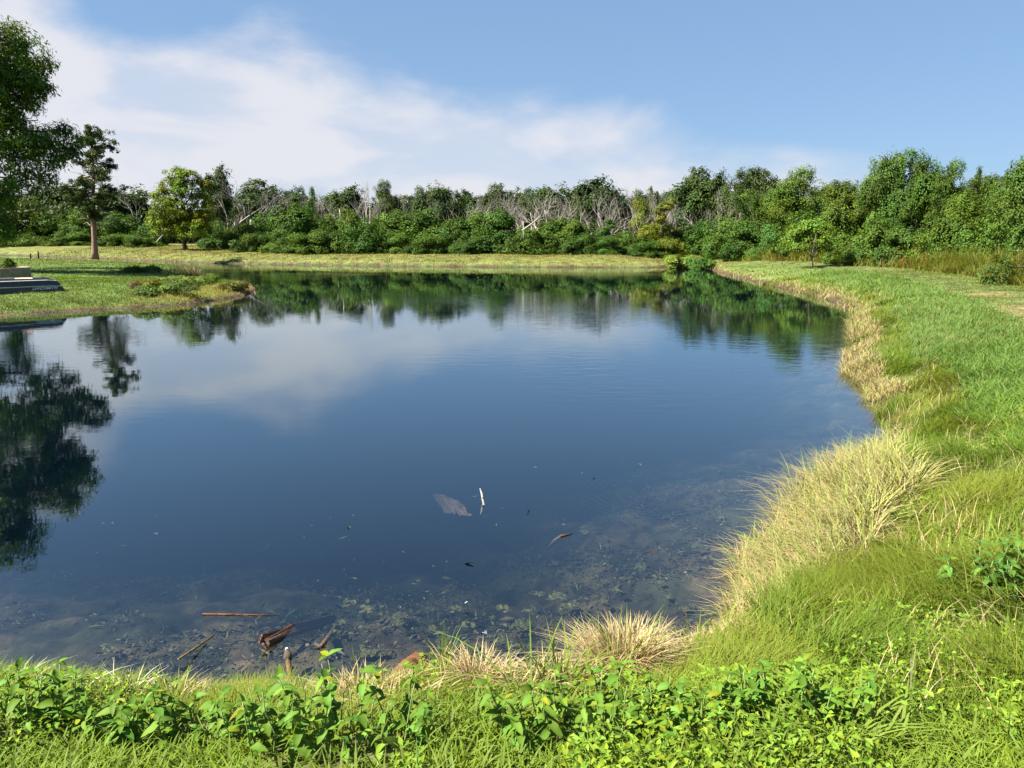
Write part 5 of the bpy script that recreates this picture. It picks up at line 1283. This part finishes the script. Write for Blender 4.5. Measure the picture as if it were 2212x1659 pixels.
leaf_cards(mb, np.stack([x, y, zf], -1), np.stack([rng.normal(0, 0.35, n_), rng.normal(0, 0.35, n_), np.ones(n_)], -1), np.stack([rng.normal(0, 1, n_), rng.normal(0, 1, n_), rng.normal(0, 0.1, n_)], -1), lw * np.where(rng.random(n_) < 0.15, 2.6, 1), lw * rng.uniform(0.15, 0.8, n_), pal * rng.uniform(0.6, 1.3, (n_, 1)))
mb.obj('pond_litter', M_ALG, label='dark flakes of weed and rotting leaf in the near shallows', cat='litter', kind='stuff')

# ------------------------------------------------------------------ individual tussocks at the near shore
def tussock(u, v, n_dry, n_green, h_, spread, label, gh=1.2, name='grass_tussock', lean=1.0, gl=0.6, dryc=(TAN, STRAW), gw=0.011):
    p0 = gpg(u, v); p0.z = max(p0.z, -0.05); e = empty(name, p0, label, 'grass tussock')
    if n_dry: tuft('dry_blades', p0, n_dry, h_, 0.0085, lean, dryc[0], dryc[1], spread, None, parent=e)
    if n_green: tuft('green_blades', p0, n_green, h_ * gh, gw, gl, (0.16, 0.21, 0.05), (0.20, 0.29, 0.05), (spread[0] * 0.8, spread[1] * 0.8), None, mat_=M_GRASS, parent=e)
    return e


tussock(1342, 1452, 1500, 80, 0.34, (0.085, 0.09), 'dense round straw tussock with green shoots at the near shore', 1.15, lean=0.75)
tussock(1215, 1488, 140, 75, 0.20, (0.10, 0.07), 'tuft of long green blades beside the round straw tussock', 1.8)
tussock(1130, 1505, 40, 12, 0.22, (0.05, 0.05), 'few arching green blades leaning over the mud', 1.6, gl=1.4)
tussock(1490, 1400, 130, 36, 0.17, (0.18, 0.10), 'sparse half-dry grass tuft between the straw tussock and straw bank', 1.6)
tussock(1040, 1476, 260, 8, 0.20, (0.07, 0.05), 'pointed sheaf of bent dry reeds at the waterline', 1.0, lean=0.8)
tussock(960, 1462, 14, 34, 0.24, (0.025, 0.03), 'upright tuft of green reeds behind the shore log', 1.3, gl=0.12, gw=0.006)
tussock(772, 1512, 220, 14, 0.20, (0.10, 0.06), 'thin straw tuft beside the shore log', 1.3, lean=0.7)
tussock(850, 1522, 110, 8, 0.12, (0.13, 0.05), 'flattened straw under the shore log', 1.3, lean=1.3)
tussock(280, 1505, 70, 20, 0.19, (0.05, 0.04), 'bleached grass tuft above the weedy bank', 1.0, dryc=((0.5, 0.46, 0.3), (0.62, 0.6, 0.42)))
tussock(375, 1520, 90, 40, 0.16, (0.06, 0.04), 'small half-green tuft near the slanting thin pole', 1.2)
tussock(1885, 985, 60, 6, 0.34, (0.06, 0.06), 'tall bleached straws at the water side of the big straw stand', 1.0, lean=0.7)
tussock(45, 1500, 60, 0, 0.16, (0.12, 0.05), 'fallen white straws over the water at the picture edge', 1.0, dryc=((0.5, 0.47, 0.36), (0.66, 0.64, 0.55)), lean=1.6)
tussock(2130, 1260, 0, 160, 0.38, (0.22, 0.22), 'broad-bladed grass clump beside the leafy weed at picture edge', 1.0, gl=0.9, gw=0.016)
tussock(1810, 1600, 0, 170, 0.24, (0.2, 0.14), 'coarse broad-bladed grass clump at the bottom of the bank', 1.0, gl=1.0, gw=0.014)

# ------------------------------------------------------------------ leafy weeds of the near bank: every leaf its own part
LEAF = []
for k in range(4):
    g = np.random.default_rng(950 + k); Ln, Wd = 1.0, 0.42 + 0.16 * g.random(); ts = np.linspace(0, 1, 8); V = []; C_ = []
    for t_ in ts:
        w_ = Wd * 0.5 * (math.sin(math.pi * min(1, t_ ** 0.62)) ** 0.9) * (1 + (0.10 if int(t_ * 14) % 2 else -0.06)) if 0 < t_ < 1 else 0.0
        zc2 = -0.42 * t_ ** 2 + 0.10 * t_
        V += [(-w_, t_, zc2 + w_ * 0.28 + g.normal(0, 0.012)), (0, t_, zc2), (w_, t_, zc2 + w_ * 0.28 + g.normal(0, 0.012))]
        C_ += [(0.95, 0.97, 0.9), (1.18, 1.12, 1.2), (0.98, 1.0, 0.95)]
    T_ = []
    for a in range(len(ts) - 1):
        i_ = a * 3; T_ += [(i_, i_ + 1, i_ + 4), (i_, i_ + 4, i_ + 3), (i_ + 1, i_ + 2, i_ + 5), (i_ + 1, i_ + 5, i_ + 4)]
    me = make_mesh('leaf', V, np.array(T_), np.array(C_), True); me.materials.append(M_LEAF); LEAF.append(me)
M_STEM = solid_mat('green_stem', (0.16, 0.22, 0.06), (0.10, 0.15, 0.04), 20, 0.6, 0.0)


def leafy_weed(u, v, rx, ry, h_, nst, label, size=0.068, colr=(0.084, 0.165, 0.018)):
    nst = int(nst * 1.5); h_ *= 1.12
    p0 = gpg(u, v); e = empty('leafy_weed', p0, label, 'weed', 'leafy weeds on the near bank'); st = MB(); nl = 0
    for k_ in range(nst):
        a = rg.uniform(0, 6.28); q = math.sqrt(rg.random()); bx, by = math.cos(a) * rx * q, math.sin(a) * ry * q
        bz = hz(p0.x + bx, p0.y + by) - p0.z; hh_ = h_ * rg.uniform(0.65, 1.1) * (1 - 0.25 * q)
        tx, ty = bx * 1.18 + rg.normal(0, 0.02), by * 1.18 + rg.normal(0, 0.02)
        pts = wob((bx, by, bz - 0.02), (tx, ty, bz + hh_), 5, 0.06, rg); tube(st, pts, np.linspace(0.0045, 0.002, 5), 5)
        nn = int(rg.integers(5, 8)); rot = rg.uniform(0, 6.28)
        for m_ in range(nn):
            f = 0.30 + 0.70 * m_ / (nn - 1); i_ = f * 4; lo_ = int(min(3, i_)); c_ = pts[lo_] * (1 - (i_ - lo_)) + pts[lo_ + 1] * (i_ - lo_)
            for side_ in ((0, math.pi) if m_ < nn - 1 else (0, 2.1, 4.2)):
                if nl >= 290 or rg.random() < 0.08: continue
                az_ = rot + m_ * 1.57 + side_ + rg.normal(0, 0.3)
                s2 = size * rg.uniform(0.6, 1.3) * (1.05 - 0.45 * max(0, f - 0.5) * (1.3 if m_ == nn - 1 else 0.6))
                lf = obj('leaf', LEAF[int(rg.integers(0, 4))], None, e); nl += 1
                lf.location = tuple(c_); lf.scale = (s2, s2, s2); lf.rotation_euler = (rg.normal(-0.15, 0.3) + 0.35 * (m_ == nn - 1), rg.normal(0, 0.3), az_)
                b_ = rg.normal(1, 0.18); hs = rg.normal(0, 0.10) + (0.55 if rg.random() < 0.05 else 0); lf.color = (colr[0] * b_ * (1 + hs), colr[1] * b_, colr[2] * b_ * (1 - hs), 1)
    st.obj('stem', M_STEM, e, True, kind='stuff')


leafy_weed(60, 1585, 0.26, 0.16, 0.32, 14, 'leafy weed clump at the picture corner above the water')
leafy_weed(365, 1600, 0.30, 0.14, 0.22, 15, 'low leafy weed clump below the bleached grass tuft', 0.075)
leafy_weed(715, 1630, 0.36, 0.20, 0.34, 22, 'largest leafy weed clump, right before the pale-tipped post')
leafy_weed(1290, 1600, 0.36, 0.18, 0.29, 20, 'leafy weed clump below the round straw tussock', colr=(0.088, 0.165, 0.018))
leafy_weed(1680, 1565, 0.34, 0.15, 0.23, 18, 'leafy weed clump beside the combed fine grass')
leafy_weed(540, 1600, 0.20, 0.10, 0.18, 9, 'small leafy weed beside the largest clump', 0.058)
leafy_weed(1490, 1590, 0.26, 0.12, 0.20, 12, 'leafy weed filling the gap below the sparse half-dry tuft', 0.06)
leafy_weed(2185, 1290, 0.36, 0.22, 0.32, 16, 'darker leafy weed at the picture edge on the bank', 0.08, (0.062, 0.14, 0.024))

# ------------------------------------------------------------------ dragonflies
M_WING = solid_mat('dragonfly_wing', (0.12, 0.14, 0.16), (0.08, 0.09, 0.10), 30, 0.3, 0.0); M_BLUE = solid_mat('dragonfly_body', (0.22, 0.30, 0.38), (0.15, 0.2, 0.26), 30, 0.5, 0.0)
M_WH = solid_mat('white_tail', (0.85, 0.85, 0.85), (0.7, 0.7, 0.7), 30, 0.5, 0.0); M_BK = solid_mat('black_wing', (0.02, 0.018, 0.02), None, 30, 0.4, 0.0)
for p0, az_, bm, wm_, lab in ((gp(1009, 1300, 0.05), 0.9, M_WH, M_BK, 'white-tailed dragonfly with black wing bands over the shallows'), (gp(1050, 1366, 0.26), 0.1, M_BLUE, M_WING, 'pale blue dragonfly perched on the sheaf of dry reeds'), (gp(1843, 1025, 0.62), 0.4, M_BK, M_BK, 'small black dragonfly on the big straw stand')):
    e = empty('dragonfly', p0, lab, 'dragonfly', rz=az_); e.scale = (0.8, 0.8, 0.8)
    mb = MB(); tube(mb, [(0.008, 0, 0), (0.0, 0, 0.001), (-0.012, 0, 0.0), (-0.034, 0, -0.001)], [0.003, 0.0045, 0.003, 0.0018], 6); mb.obj('body', bm, e, True)
    for sgn in (1, -1):
        for x_, sw_ in ((0.001, 0.004), (-0.006, -0.004)):
            mb = MB(); mb.add([(x_ + 0.003, 0, 0.002), (x_ + sw_ + 0.004, sgn * 0.03, 0.003), (x_ + sw_ - 0.004, sgn * 0.03, 0.003), (x_ - 0.004, 0, 0.002)], [(0, 1, 2), (0, 2, 3)]); mb.obj('wing', wm_, e)
